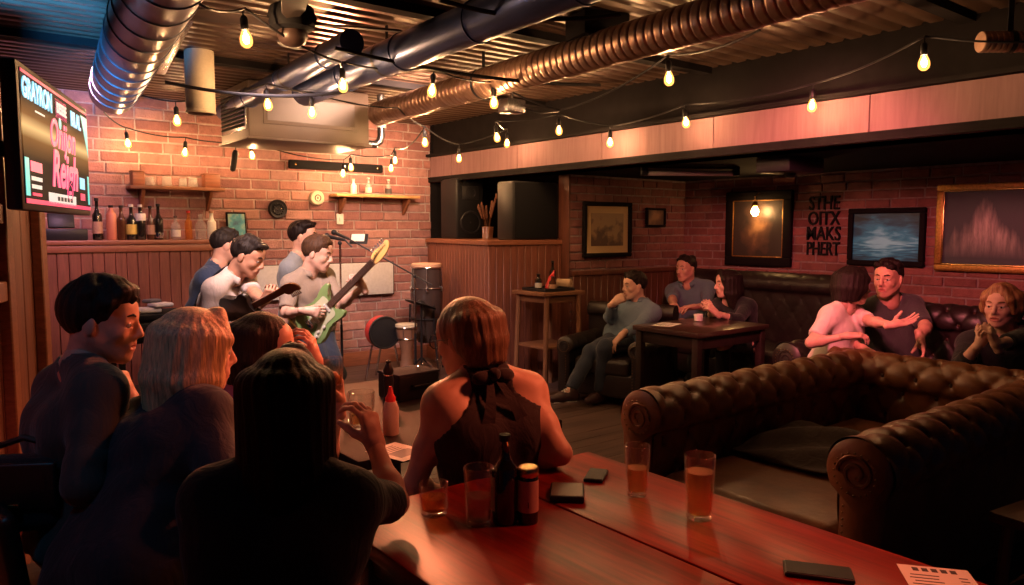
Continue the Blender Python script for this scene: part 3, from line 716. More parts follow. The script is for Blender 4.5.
# round plaques, dark rail, hanging microphone-shaped speaker
p = gy(278, 209, YS - .04); t = thing('wall_plaque', 'round dark embossed plaque on the brick behind the band', 'plaque', (p[0], YS - .035, p[2]))
mb = MB(); RX = Matrix.Rotation(PI / 2, 3, 'X'); mb.lathe([(.10, -.02), (.10, .01), (.092, .022), (.08, .016), (.001, .016)], M['blackmetal'], rot=RX, n=36); mb.build('disc', None, t)
mb = MB()
for i in range(14):
    a = 2 * PI * i / 14; mb.sphere((.055 * math.cos(a), -.02, .055 * math.sin(a)), .012, M['blackmetal'], 8, 6)
for i in range(7):
    a = 2 * PI * i / 7; mb.sphere((.025 * math.cos(a), -.02, .025 * math.sin(a)), .009, M['galv'], 8, 6)
mb.build('relief', None, t)
p = gy(317, 198, YS - .04); t = thing('smoke_alarm', 'round cream wall alarm right of the dark plaque', 'alarm', (p[0], YS - .035, p[2]))
mb = MB(); mb.lathe([(.082, -.02), (.082, .012), (.07, .026), (.03, .03), (.001, .03)], M['cream'], rot=RX, n=32); mb.build('cover', None, t)
mb = MB(); mb.torus((0, -.028, 0), .032, .006, M['galv'], rot=RX); mb.sphere((.0, -.03, 0), .01, M['ink'], 10, 8); mb.build('sensor', None, t)
a, c_ = gy(289, 166, YS - .05), gy(383, 167, YS - .05); t = thing('rail_board', 'long black wall board with two round bolts over the bottle shelf', 'rail', tuple((a + c_) / 2))
w = c_[0] - a[0]; mb = MB(); mb.box((0, .015, 0), (w, .05, .095), M['matte'], bev=.018); mb.build('board', None, t)
for sx in (-1, 1):
    mb = MB(); mb.sphere((sx * (w / 2 - .07), -.012, 0), .014, M['brass'], 10, 8, (1, .5, 1)); mb.build('bolt', None, t)
p = pk(234, 161, 6.9); t = thing('hanging_microphone', 'black cylinder microphone hanging near the bulb by the upper shelf', 'microphone', tuple(p), rot=(0, .18, 0))
mb = MB(); mb.lathe([(.001, -.10), (.022, -.09), (.028, -.06), (.028, .07), (.018, .10), (.001, .105)], M['black'], n=18); mb.build('capsule_body', None, t)
mb = MB(); mb.tube([(0, 0, .10), (-.02, 0, .25), (-.04, 0, .52)], .005, M['black'], 6); mb.build('wire', None, t)
# pale acoustic panel along the stage wall
a, c_ = gy(182, 268, YS - .07), gy(393, 262, YS - .07); t = thing('acoustic_panel', 'long pale grey fabric panel on the brick behind the band', 'panel', ((a[0] + c_[0]) / 2, YS - .055, .995))
w = c_[0] - a[0]; mb = MB(); mb.box((0, 0, 0), (w, .06, .37), M['felt'], bev=.015); mb.build('panel_pad', None, t)
mb = MB()
for zz in (-.183, .183): mb.box((0, .006, zz), (w + .01, .055, .012), M['galv'])
for xx in (-w / 2, w / 2): mb.box((xx, .006, 0), (.012, .055, .37), M['galv'])
mb.build('edge_trim', None, t)
p = gy(340, 219, YS - .03); t = thing('wall_switch', 'small white switch plate on the brick above the microphones', 'switch', (p[0], YS - .028, p[2]))
mb = MB(); mb.box((0, 0, 0), (.085, .02, .12), M['white'], bev=.008); mb.build('plate', None, t)
mb = MB(); mb.box((0, -.014, 0), (.025, .012, .045), M['white'], bev=.004); mb.build('rocker', None, t)

# ------------------------------------------------------------------ loudspeakers on the half wall
def speaker(name, label, loc, rz, w, d, h, cone=True):
    t = thing(name, label, 'speaker', loc, rz); mb = MB()
    mb.box((0, 0, h / 2), (w, d, h), M['black'], bev=.022); mb.build('cabinet', None, t)
    mb = MB(); mb.box((0, -d / 2 - .004, h / 2), (w * .9, .012, h * .94), M['matte'], bev=.005); mb.build('front_grille', None, t)
    if cone:
        mb = MB(); r = w * .34; rx = Matrix.Rotation(PI / 2, 3, 'X')
        mb.torus((0, -d / 2 - .012, h * .27), r, .012, M['blackmetal'], rot=rx); mb.lathe([(r, 0), (r * .5, -.03), (r * .35, -.032), (r * .28, -.01), (.001, .002)], M['black'], (0, -d / 2 - .012, h * .27), rot=rx, n=30, cap=False); mb.build('woofer', None, t)
        mb = MB(); mb.box((0, -d / 2 - .012, h * .76), (w * .6, .012, h * .22), M['black'], bev=.006); mb.lathe([(.06, .0), (.02, -.02), (.001, -.02)], M['blackmetal'], (0, -d / 2 - .02, h * .76), rot=rx, n=24, cap=False); mb.build('horn', None, t)
        mb = MB(); mb.box((-w * .34, -d / 2 - .012, h * .93), (.045, .008, .03), M['chrome']); mb.build('badge', None, t)
    return t
p = gx(446, 230, 4.86)
speaker('loudspeaker', 'tall black loudspeaker with a round woofer at the stage end of the half wall', (4.99, 7.34, 1.45), math.radians(-6), .36, .40, .69)
speaker('loudspeaker', 'wide black loudspeaker at the room end of the half wall', (4.93, 6.04, 1.45), 0, .61, .26, .59, False)
p = gz(495, 239, 1.45); p = V(4.75, 6.50, 1.45)
t = thing('metal_pot', 'silver pot with dark dried stems between the two loudspeakers', 'pot', tuple(p))
mb = MB(); mb.lathe([(.001, 0), (.045, 0), (.055, .005), (.062, .13), (.065, .135), (.058, .13), (.05, .02), (.001, .02)], M['chrome'], n=26, cap=False); mb.build('pot_body', None, t)
rg = random.Random(4)
for i in range(7):
    a = rg.uniform(0, 6.28); mb = MB(); tx, ty, hz = .10 * math.cos(a), .10 * math.sin(a), rg.uniform(.32, .50)
    mb.tube([(0.01 * math.cos(a), .01 * math.sin(a), .03), (tx * .4, ty * .4, hz * .6), (tx, ty, hz)], .004, M['brownglass'], 6)
    for q in range(4): mb.sphere((tx * (.6 + .12 * q), ty * (.6 + .12 * q), hz * (.72 + .09 * q)), .02, plain('dried_leaf', (.12, .04, .02), .7) if i + q == 0 else bpy.data.materials['dried_leaf'], 8, 6, (.6, .6, 1.6))
    mb.build('stem', None, t)

# ------------------------------------------------------------------ pictures, lettering, lamp on the alcove walls
def picture(name, label, cen, w, h, axis, fm, art, fw=.05, mat_=None, mw=0, depth=.045, inner=None, glaze=True):
    """axis 'x': hangs on the right wall (faces -X); 'y': on the alcove wall (faces -Y)"""
    t = thing(name, label, 'picture', tuple(cen))
    R = Matrix(((0, 0, -1), (-1, 0, 0), (0, 1, 0))) if axis == 'x' else Matrix(((1, 0, 0), (0, 0, -1), (0, 1, 0)))
    R = R.to_4x4()
    mb = MB()
    for (x, y, a, b_) in ((0, h / 2 - fw / 2, w, fw), (0, -h / 2 + fw / 2, w, fw), (-w / 2 + fw / 2, 0, fw, h - 2 * fw + .002), (w / 2 - fw / 2, 0, fw, h - 2 * fw + .002)): mb.box((x, y, depth / 2), (a, b_, depth), fm, bev=.012, seg=3)
    mb.bm.transform(R); mb.build('frame', None, t)
    if inner:
        q = fw; mb = MB()
        for (x, y, a, b_) in ((0, h / 2 - q, w - 2 * q, .014), (0, -h / 2 + q, w - 2 * q, .014), (-w / 2 + q, 0, .014, h - 2 * q), (w / 2 - q, 0, .014, h - 2 * q)): mb.box((x, y, depth * .8), (a, b_, .012), inner, bev=.004)
        mb.bm.transform(R); mb.build('inner_fillet', None, t)
    if mat_:
        mb = MB(); mb.box((0, 0, .014), (w - 2 * fw, h - 2 * fw, .006), mat_); mb.bm.transform(R); mb.build('mount', None, t)
    mb = MB(); mb.box((0, 0, .018), (w - 2 * fw - 2 * mw, h - 2 * fw - 2 * mw, .005), art); o = mb.build('artwork', None, t); o.matrix_local = R
    return t
def rect_x(x0, y0, x1, y1):   # pixel rectangle on the right wall
    a, b_ = gx(x0, (y0 + y1) / 2, XW - .03), gx(x1, (y0 + y1) / 2, XW - .03); xm = (x0 + x1) / 2
    zt, zb = gx(xm, y0, XW - .03)[2], gx(xm, y1, XW - .03)[2]
    return V(XW - .024, (a[1] + b_[1]) / 2, (zt + zb) / 2), abs(a[1] - b_[1]), zt - zb
def rect_y(x0, y0, x1, y1):
    a, b_ = gy(x0, (y0 + y1) / 2, YA - .03), gy(x1, (y0 + y1) / 2, YA - .03); xm = (x0 + x1) / 2
    zt, zb = gy(xm, y0, YA - .03)[2], gy(xm, y1, YA - .03)[2]
    return V((a[0] + b_[0]) / 2, YA - .024, (zt + zb) / 2), abs(a[0] - b_[0]), zt - zb
# artworks are generic painted textures; the seascape has an added glow
def art_spires():
    a = NT('spire_painting'); v = a.coord(); s = a.n('SeparateXYZ'); a.l(v, s.inputs[0])
    def mth(op, x, y):
        q = a.n('Math', operation=op)
        for i, z in enumerate((x, y)):
            if z is None: continue
            if isinstance(z, (int, float)): q.inputs[i].default_value = z
            else: a.l(z, q.inputs[i])
        return q.outputs[0]
    n = a.n('TexNoise', i_Scale=1., i_Detail=8., i_Roughness=.65); a.l(a.coord((7, .9, 1)), n.inputs['Vector'])
    n2 = a.n('TexNoise', i_Scale=1., i_Detail=6., i_Roughness=.7); a.l(a.coord((26, 3.5, 1)), n2.inputs['Vector'])
    peak = mth('SUBTRACT', .24, mth('MULTIPLY', mth('ABSOLUTE', mth('ADD', s.outputs[0], .10), None), 1.25))
    hgt = mth('ADD', peak, mth('MULTIPLY', mth('SUBTRACT', n.outputs[0], .5), .55))
    ins = mth('MULTIPLY', mth('SUBTRACT', hgt, s.outputs[1]), 5.); ins = mth('MINIMUM', mth('MAXIMUM', ins, 0.), 1.)
    fade = mth('MINIMUM', mth('MAXIMUM', mth('MULTIPLY', mth('ADD', s.outputs[1], .26), 5.), 0.), 1.)
    mx = a.n('MixRGB'); a.l(mth('MULTIPLY', ins, fade), mx.inputs[0]); mx.inputs[1].default_value = (.035, .042, .065, 1)
    a.l(a.ramp(n2.outputs[0], [(.3, (.12, .105, .11)), (.55, (.42, .36, .35)), (.72, (.62, .52, .48))]), mx.inputs[2]); a.l(mx.outputs[0], a.b.inputs['Base Color']); a.set(Roughness=.5); return a.m
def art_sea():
    a = NT('glowing_sea_painting'); v = a.coord(); s = a.n('SeparateXYZ'); a.l(v, s.inputs[0])
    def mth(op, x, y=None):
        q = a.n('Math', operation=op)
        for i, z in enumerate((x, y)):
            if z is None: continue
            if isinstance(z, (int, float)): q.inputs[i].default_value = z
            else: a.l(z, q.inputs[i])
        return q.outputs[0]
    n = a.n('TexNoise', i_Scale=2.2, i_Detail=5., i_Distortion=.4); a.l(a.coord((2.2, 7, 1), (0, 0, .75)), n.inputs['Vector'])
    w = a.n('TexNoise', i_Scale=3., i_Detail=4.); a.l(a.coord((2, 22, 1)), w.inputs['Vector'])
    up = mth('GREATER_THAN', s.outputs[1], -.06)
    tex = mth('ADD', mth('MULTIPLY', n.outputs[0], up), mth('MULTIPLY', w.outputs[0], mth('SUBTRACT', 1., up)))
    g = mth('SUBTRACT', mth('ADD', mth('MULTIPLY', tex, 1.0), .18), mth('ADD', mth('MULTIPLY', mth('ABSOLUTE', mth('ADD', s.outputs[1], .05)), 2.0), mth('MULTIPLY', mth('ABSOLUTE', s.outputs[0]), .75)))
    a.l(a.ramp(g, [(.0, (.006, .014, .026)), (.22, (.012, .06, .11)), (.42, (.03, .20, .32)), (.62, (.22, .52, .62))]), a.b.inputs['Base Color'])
    a.set(Roughness=.35); a.l(a.b.inputs['Base Color'].links[0].from_socket, a.b.inputs['Emission Color']); a.set(Emission_Strength=.16); return a.m  # faint emission added so the picture stays teal under the red lamps
def art_dark():
    a = NT('figure_painting'); v = a.coord(); s = a.n('VectorMath', operation='LENGTH'); mp = a.n('VectorMath', operation='MULTIPLY'); a.l(v, mp.inputs[0]); mp.inputs[1].default_value = (2.2, 1.6, 0); a.l(mp.outputs[0], s.inputs[0])
    n = a.n('TexNoise', i_Scale=7., i_Detail=6.); a.l(v, n.inputs['Vector']); g = a.n('Math', operation='MULTIPLY_ADD'); a.l(n.outputs[0], g.inputs[0]); g.inputs[1].default_value = .8; a.l(s.outputs['Value'], g.inputs[2])
    a.l(a.ramp(g.outputs[0], [(.42, (.32, .19, .10)), (.60, (.13, .075, .05)), (.85, (.04, .03, .03))]), a.b.inputs['Base Color']); a.set(Roughness=.4); return a.m
def art_sepia():
    a = NT('sepia_print'); v = a.coord(); n = a.n('TexNoise', i_Scale=11., i_Detail=6.); a.l(v, n.inputs['Vector']); s = a.n('SeparateXYZ'); a.l(v, s.inputs[0]); g = a.n('Math', operation='MULTIPLY_ADD'); a.l(s.outputs[1], g.inputs[0]); g.inputs[1].default_value = 1.1; a.l(n.outputs[0], g.inputs[2])
    a.l(a.ramp(g.outputs[0], [(.36, (.10, .05, .035)), (.48, (.22, .12, .07)), (.58, (.36, .21, .11))]), a.b.inputs['Base Color']); a.set(Roughness=.5); return a.m
c, w, h = rect_x(727, 191, 793, 266); picture('framed_portrait', 'dark framed painting with a lit bulb hanging in front of it', c, w, h, 'x', M['blackpaint'], art_dark(), .10, inner=M['gilt'])
pc = c
c, w, h = rect_x(849, 208, 926, 266); picture('framed_seascape', 'black framed blue seascape with a faint added glow, right of the wall lettering', c, w, h, 'x', M['blackpaint'], art_sea(), .05)
c, w, h = rect_x(937, 182, 1070, 273); picture('framed_landscape', 'large gilt framed painting of pale mountain spires', c, w, h, 'x', M['gilt'], art_spires(), .06, inner=M['brass'])
c, w, h = rect_y(582, 202, 630, 257); picture('framed_print', 'black framed sepia print with a wide cream mount', c, w, h, 'y', M['blackpaint'], art_sepia(), .045, plain('mount_card', (.62, .42, .22), .8), .075)
c, w, h = rect_y(645, 208, 664, 227); picture('small_picture', 'tiny dark framed picture near the alcove corner', c, w, h, 'y', M['blackpaint'], art_dark(), .025)
# lettering, each character fixed to the brick
c, w, h = rect_x(806, 196, 841, 257)
t = thing('wall_lettering', 'black block letters in four rows on the right wall', 'lettering', (XW - .02, c[1], c[2]))
Rm = Matrix(((0, 0, -1, 0), (-1, 0, 0, 0), (0, 1, 0, 0), (0, 0, 0, 1)))
for i, row in enumerate(['STHE', 'OITX', 'MAKS', 'PHERT']):
    mb = MB(); mb.text(row, h / 4 * 1.28, M['matte'], Rm @ Matrix.Translation((0, h / 2 - h / 8 - i * h / 4, .004)) @ Matrix.Diagonal((.62 if len(row) > 4 else .74, 1, 1, 1)), ext=.012, bold=.001)
    mb.build('letter_row', None, t, sharp=False)
# bulb lamp in front of the dark painting, on a small brass wall arm
p = gx(755, 211, XW - .16)
t = thing('picture_lamp', 'brass arm lamp with one glowing bulb before the dark painting', 'lamp', tuple(p))
mb = MB(); mb.lathe([(.002, -.055), (.02, -.05), (.035, -.03), (.040, -.005), (.034, .02), (.02, .042), (.016, .05)], emis('lamp_glow', (1., .52, .18), 85.), n=18); mb.build('bulb', None, t)
mb = MB(); mb.lathe([(.018, .045), (.03, .05), (.034, .075), (.02, .09), (.008, .10)], M['brass'], n=18); mb.build('lamp_holder', None, t)
zt = pc[2] + h * 0 + .335
mb = MB(); mb.tube([(0, 0, .10), (.0, 0, .15), (.05, 0, .19), (.145, 0, .19)], .007, M['brass'], 8); mb.box((.15, 0, .19), (.012, .06, .06), M['brass'], bev=.004); mb.build('lamp_arm', None, t)
# projector-like bar and dark fitting on the alcove ceiling
p = pk(690, 174, 6.8); t = thing('tube_light', 'slim pale tube fitting under the dark alcove ceiling', 'light', (p[0], p[1], 2.06), math.radians(-35))
mb = MB(); mb.tube([(-.42, 0, 0), (.42, 0, 0)], .022, plain('frosted_tube', (.6, .55, .56), .3), 14); mb.build('tube', None, t)
mb = MB()
for sx in (-.42, .42): mb.box((sx, 0, .02), (.06, .06, .08), M['black'], bev=.006)
mb.box((0, 0, .05), (.9, .05, .02), M['black']); mb.build('fitting', None, t)
p = pk(790, 176, 6.0); t = thing('ceiling_speaker', 'dark box fitting under the alcove ceiling above the lettering', 'fitting', (p[0], p[1], 2.0))
mb = MB(); mb.box((0, 0, .06), (.5, .3, .12), M['black'], bev=.015); mb.build('case', None, t)
mb = MB(); mb.lathe([(.05, 0), (.04, -.03), (.001, -.03)], M['blackmetal'], n=20); mb.build('lens', None, t)
# ------------------------------------------------------------------ tufted sofas
def profile_roll(zb, zr, R, wi, wo, over=1.0):
    """cross-section: inner face up from zb, roll over the top, down the outer face to .08"""
    pts = [(wi, zb + (zr - R * .55 - zb) * i / 12) for i in range(13)]
    for i in range(1, 25):
        a = math.radians(-35 + 250 * i / 24); pts.append((R * math.cos(a) * 1.0 + 0, zr + R * math.sin(a)))
    e = pts[-1]
    for i in range(1, 9): pts.append((e[0] + (-wo - e[0]) * min(1, i / 3.), e[1] + (.08 - e[1]) * i / 8))
    return pts
def tufted(mb, prof, L, mat, du=.19, dv=.14, amp=.024, s0=.06, s1=None, rot=None, nx=None, ends=(True, False), buttons=None, flip=False):
    P2 = np.array(prof); seg = np.linalg.norm(np.diff(P2, axis=0), axis=1); S = np.concatenate([[0], np.cumsum(seg)])
    n = int(S[-1] / .013); ss = np.linspace(0, S[-1], n); w = np.interp(ss, S, P2[:, 0]); z = np.interp(ss, S, P2[:, 1])
    # smooth the profile a little
    for _ in range(3):
        w[1:-1] = (w[:-2] + 2 * w[1:-1] + w[2:]) / 4; z[1:-1] = (z[:-2] + 2 * z[1:-1] + z[2:]) / 4
    tw, tz = np.gradient(w), np.gradient(z); ln = np.hypot(tw, tz); nw, nz = tz / ln, -tw / ln
    nx = nx or int(L / .014); xs = np.linspace(0, L, nx); s1 = s1 or S[-1] * .62
    Xg, Sg = np.meshgrid(xs, ss, indexing='ij')
    a = Xg / du + (Sg - s0) / dv / 2; b = Xg / du - (Sg - s0) / dv / 2
    pil = (np.abs(np.sin(PI * a)) * np.abs(np.sin(PI * b))) ** .27
    fade = np.clip((Sg - s0 + .05) / .05, 0, 1) * np.clip((s1 - Sg) / .08, 0, 1)
    # below the tuft field plain pleats run to the edge
    ple = np.abs(np.sin(PI * Xg / du)) ** .5
    disp = amp * (pil * fade + (1 - fade) * .75 * np.where(Sg > s1, ple * np.clip(1 - (Sg - s1) / .25, 0, 1), .6)) - amp * .6
    da = np.hypot(((a + .5) % 1 - .5) * 1.0, ((b + .5) % 1 - .5)); disp -= fade * amp * 1.15 * np.exp(-(da / .12) ** 2)
    Pw = w[None, :] + nw[None, :] * disp; Pz = z[None, :] + nz[None, :] * disp
    G = np.stack([Xg, Pw, Pz], -1); mb.grid(G, mat, flip)
    if buttons is not None:
        for i in range(-40, 60):
            for j in range(-40, 60):
                x = (i + j) / 2 * du; s = (i - j) * dv + s0
                if .03 < x < L - .03 and s0 - .01 <= s <= s1 - .05:
                    k = int(s / S[-1] * (n - 1)); buttons.append((x, w[k] - nw[k] * amp * 1.5, z[k] - nz[k] * amp * 1.5))
    return list(zip(w, z))
def chesterfield(name, label, loc, rz, width, depth, arm_h, back_h, mat, arms=(1, 1), R=.125, cat='sofa', seat_h=.42, cushions=1, tuft=True, thick=.14):
    t = thing(name, label, cat, loc, rz); yi = width / 2; W0 = 0
    bt = plain('leather_button', (.05, .02, .012), .35) if 'leather_button' not in bpy.data.materials else bpy.data.materials['leather_button']
    nail = bpy.data.materials.get('aged_nail') or plain('aged_nail', (.22, .13, .06), .35, .9)
    for sgn, on in ((1, arms[0]), (-1, arms[1])):
        if not on: continue
        mb = MB(); bl = [] if tuft else None
        prof = profile_roll(.36, arm_h - R, R, R * .55, R * .75)
        out = tufted(mb, prof, depth - .05, mat, buttons=bl, amp=.024 if tuft else .004)
        # front face of the arm, slightly domed, with a scroll
        c0 = np.array([[0, w, z] for w, z in out] + [[0, out[0][0], .08]]); cen = c0.mean(0)
        i0 = mb._mi(mat); vs = [mb.bm.verts.new(p) for p in c0]; vi = [mb.bm.verts.new(cen + (p - cen) * .86 + V(-.022, 0, 0)) for p in c0]; nn = len(vs)
        vc = mb.bm.verts.new(cen + V(-.03, 0, 0))
        for k in range(nn):
            f = mb.bm.faces.new((vs[k], vi[k], vi[(k + 1) % nn], vs[(k + 1) % nn])); f.smooth = True; f.material_index = i0
            f = mb.bm.faces.new((vi[k], vc, vi[(k + 1) % nn])); f.smooth = True; f.material_index = i0
        mb.box((depth / 2, -.0, .23), (depth - .1, R * 1.0, .30), mat)
        bmesh.ops.recalc_face_normals(mb.bm, faces=mb.bm.faces)
        if sgn < 0: bmesh.ops.scale(mb.bm, vec=(1, -1, 1), verts=mb.bm.verts)
        m4 = Matrix.Translation((0, sgn * (yi + R * .75) * 1, 0)); 
        # inner side is +w for the right arm and must face the seat
        if sgn > 0: m4 = m4 @ Matrix.Diagonal((1, -1, 1, 1))
        else: m4 = m4 @ Matrix.Diagonal((1, -1, 1, 1))
        mb.bm.transform(m4); bmesh.ops.recalc_face_normals(mb.bm, faces=mb.bm.faces)
        y0 = sgn * (yi + R * .75); sg = -1 if sgn > 0 else 1
        for x, w, z in bl or []: mb.sphere((x, y0 + sg * w, z), .019, bt, 8, 6)
        ar = mb.build('arm', None, t, sharp=False)
        mb = MB(); rr = R * .62
        for i in range(20):
            a = 2 * PI * i / 20; mb.sphere((-.034, y0 + rr * math.cos(a), arm_h - R + rr * math.sin(a)), .0045, nail, 6, 5)
        for i in range(14): mb.sphere((-.034, y0 + sg * -.01 + sg * rr * .62, arm_h - R * 2.0 - .025 * i), .0045, nail, 6, 5)
        mb.tube([(-.022, y0 + sg * R * .55 * math.cos(q) * (1 - q / 14), arm_h - R + R * .55 * math.sin(q) * (1 - q / 14)) for q in np.linspace(0, 11, 60)], .009, mat, 6)
        mb.build('scroll_trim', None, ar)
    # back
    mb = MB(); bl = [] if tuft else None; WB = width + (R * 1.5 if arms[0] else 0) + (R * 1.5 if arms[1] else 0) + R * .6
    prof = profile_roll(seat_h - .04, back_h - R, R, R * .55, R * .8)
    tufted(mb, prof, WB, mat, buttons=bl, s1=None, amp=.024 if tuft else .004)
    mb.box((WB / 2, -.02, .25), (WB - .02, R * 1.1, .34), mat)
    x0 = depth - R * .4
    yo = (R * 1.5 if arms[1] else 0) + R * .3
    m4 = Matrix(((0, -1, 0, x0), (1, 0, 0, -yi - yo), (0, 0, 1, 0), (0, 0, 0, 1)))
    for e in (0, WB):
        c0 = [(e, w, z) for w, z in prof]; vs = [mb.bm.verts.new(p) for p in c0]; f = mb.bm.faces.new(vs); f.material_index = 0
    mb.bm.transform(m4); bmesh.ops.recalc_face_normals(mb.bm, faces=mb.bm.faces)
    for x, w, z in bl or []: mb.sphere(m4 @ Vector((x, w, z)), .019, bt, 8, 6)
    bk = mb.build('backrest', None, t, sharp=False)
    # seat
    mb = MB(); mb.box((depth * .5, 0, .19), (depth - .06, width + R * .6, .22), mat, bev=.03, seg=3); mb.build('seat_base', None, t)
    cw = (width - .01) / cushions
    for i in range(cushions):
        mb = MB(); mb.box((depth * .45 - .02, -width / 2 + cw * (i + .5), seat_h - .07), (depth * .9 - .06, cw - .01, .16), mat, bev=.05, seg=4)
        cu = mb.build('seat_cushion', None, t)
        mb = MB(); a, b_, zz = depth * .9 - .09, cw - .03, seat_h - .005
        mb.tube([(.02 , -width / 2 + cw * i + .02, zz - .02), (.02, -width / 2 + cw * (i + 1) - .02, zz - .02)], .007, mat, 6); mb.build('piping', None, cu)
    for sx in (.08, depth - .1):
        for sy in (-1, 1):
            mb = MB(); mb.lathe([(.025, 0), (.04, .03), (.03, .07), (.036, .09)], M['oak'], (sx, sy * (yi + .02), 0), n=14); mb.build('foot', None, t)
    return t
chesterfield('chesterfield_sofa', 'big tan buttoned leather sofa beyond the table in the foreground', (2.62, 1.84, 0), 0, .86, 2.02, .80, .80, M['leather'], cushions=1)
chesterfield('leather_sofa', 'dark leather sofa under the couple and the blond person', (5.22, 1.95, 0), 0, 2.36, 1.02, .68, .98, M['leather_dark'], cushions=3)
chesterfield('corner_sofa', 'very dark high-backed sofa along the wall below the portrait', (6.08, 4.56, 0), 0, 1.86, .86, .0, 1.12, M['leather_dark'], arms=(0, 0), cushions=2, tuft=False)
chesterfield('leather_armchair', 'dark leather armchair holding the man in the blue shirt', (4.62, 4.66, 0), math.radians(20), .56, .74, .60, .86, M['leather_dark'], R=.085, cat='armchair', tuft=False)
# throw lying in the tan sofa
t = thing('throw_cushion', 'dark crumpled cushion on the seat of the tan sofa', 'cushion', (3.42, 1.98, .425)); mb = MB()
P = np.zeros((34, 34, 3)); u = np.linspace(-1, 1, 34); U, Vv = np.meshgrid(u, u, indexing='ij')
th = np.clip((1 - np.abs(U) ** 3.5) * (1 - np.abs(Vv) ** 3.5), 0, 1) ** .55
P[..., 0] = U * .30 * (1 - .06 * Vv ** 2); P[..., 1] = Vv * .27 * (1 - .08 * U ** 2); P[..., 2] = .03 + .05 * th + .022 * np.sin(6 * U + 4 * Vv) * th + .05 * (U + .4) * th
mb.grid(P, M['matte']); Q = P.copy(); Q[..., 2] = .03 - .03 * th; mb.grid(Q, M['matte'], True); bmesh.ops.remove_doubles(mb.bm, verts=mb.bm.verts, dist=.002)
for m_ in [fabric('throw_fabric', (.035, .018, .014))]: mb.mats[0] = m_
mb.build('cushion_pad', None, t, sharp=False)

# ------------------------------------------------------------------ the big table in front
TX0, TX1, TY0, TY1, TZ = .85, 1.84, .22, 1.91, .76
t = thing('bar_table', 'long polished red-brown table in the foreground', 'table', ((TX0 + TX1) / 2, (TY0 + TY1) / 2, 0)); cx, cy = (TX0 + TX1) / 2, (TY0 + TY1) / 2
xs_ = gz(640, 541, TZ)[0]
for x0, x1 in ((TX0, xs_ - .003), (xs_ + .003, TX1)):
    mb = MB(); mb.box(((x0 + x1) / 2 - cx, 0, TZ - .0225), (x1 - x0, TY1 - TY0, .045), M['table'], bev=.006); mb.build('table_board', None, t)
mb = MB()
for sx in (-.42, .42): mb.box((sx, 0, TZ - .09), (.03, TY1 - TY0 - .16, .09), M['table'], bev=.004)
for sy in (-.76, .76): mb.box((0, sy, TZ - .09), (.81, .03, .09), M['table'], bev=.004)
mb.build('apron', None, t)
for sx in (-.41, .41):
    for sy in (-.75, .75):
        mb = MB(); mb.box((sx, sy, .36), (.075, .075, .71), M['panel_dark'], bev=.01); mb.build('leg', None, t)
def on_t(px_, py_): p = gz(px_, py_, TZ); return (p[0], p[1], TZ + .0005)
def hpx(px_, py_, n): p = gz(px_, py_, TZ); return n * float((p - CP) @ _f) / FPX
tumbler('short tumbler of dark amber spirit at the left of the table', on_t(434, 514), .037, .041, hpx(434, 514, 32), .56, M['amber'])
tumbler('tall half-empty water glass beside the dark bottle', on_t(479, 524), .034, .041, hpx(479, 520, 58), .50, M['water'])
tumbler('tall drink glass standing behind, nearer the sofa arm', on_t(637, 495), .031, .038, hpx(637, 490, 50), .55, M['beer'])
tumbler('tall glass of golden drink, rightmost on the table', on_t(699, 518), .036, .043, hpx(699, 515, 64), .74, M['beer'])
bb = bottle('dark beer bottle with tan label on the foreground table', on_t(505, 522), hpx(505, 518, 88), .036, .0125, M['darkglass'], None, M['black'], .60, (.16, .50), 'beer_bottle', None)
mb = MB(); hb = hpx(505, 518, 88); a0 = math.atan2(-_r[1], -_r[0]); P = np.array([[(.0368 * math.cos(a), .0368 * math.sin(a), hb * z) for z in (.16, .30, .54)] for a in np.linspace(a0 - 1.5, a0 + .75, 22)]); mb.grid(P, M['jar_paper'], True); bmesh.ops.recalc_face_normals(mb.bm, faces=mb.bm.faces); mb.build('label_band', None, bb, sharp=False)
t = thing('spice_jar', 'slim dark jar with cream label and metal lid beside the beer bottle', 'jar', on_t(528, 522)); h = hpx(528, 518, 56)
mb = MB(); mb.lathe([(.001, 0), (.026, 0), (.0275, .005), (.0275, h * .82), (.025, h * .86), (.001, h * .86)], M['darkglass'], n=28); mb.build('jar_body', None, t)
mb = MB(); mb.lathe([(.0285, h * .22), (.0285, h * .78)], M['jar_paper'], n=28, cap=False); jl = mb.build('jar_label', None, t)
mb = MB(); mb.text('I', .022, M['ink'], basis(_r, (0, 0, 1), -_f * V(1, 1, 0), (-_f[0] * .0288, -_f[1] * .0288, h * .36))); mb.build('label_print', None, jl)
mb = MB(); mb.lathe([(.027, h * .84), (.0285, h * .86), (.0285, h * .98), (.026, h), (.001, h)], M['brass'], n=28); mb.build('lid', None, t)
def phone(label, px_, py_, w, l, rz, hh=.010, scr=None, cat='phone', name='smartphone'):
    t = thing(name, label, cat, on_t(px_, py_), rz); mb = MB(); mb.box((0, 0, hh / 2), (w, l, hh), M['black'], bev=.004, seg=3); mb.build('phone_body', None, t)
    mb = MB(); mb.box((0, 0, hh + .0004), (w - .008, l - .010, .001), scr or plain('phone_glass_' + str(px_), (.012, .012, .015), .4, coat=.0, spec=.08)); mb.build('phone_screen', None, t)
    mb = MB(); mb.box((w / 2, l * .2, hh / 2), (.002, .025, hh * .4), M['blackmetal']); mb.build('side_button', None, t)
phone('thick black phone shining gold, between the jar and the glasses', 567, 496, .10, .125, -.75, .020, plain('phone_glass_case', (.10, .065, .04), .35, spec=.2))
phone('small black phone at the far end of the foreground table', 596, 477, .062, .115, -.95)
phone('black phone lying at the near edge of the foreground table', 818, 574, .072, .15, .62)
p = gz(938, 584, TZ); t = thing('menu_sheet', 'printed paper menu at the near right corner of the table', 'menu', (p[0] - .01, p[1] - .02, TZ + .001), math.radians(-52))
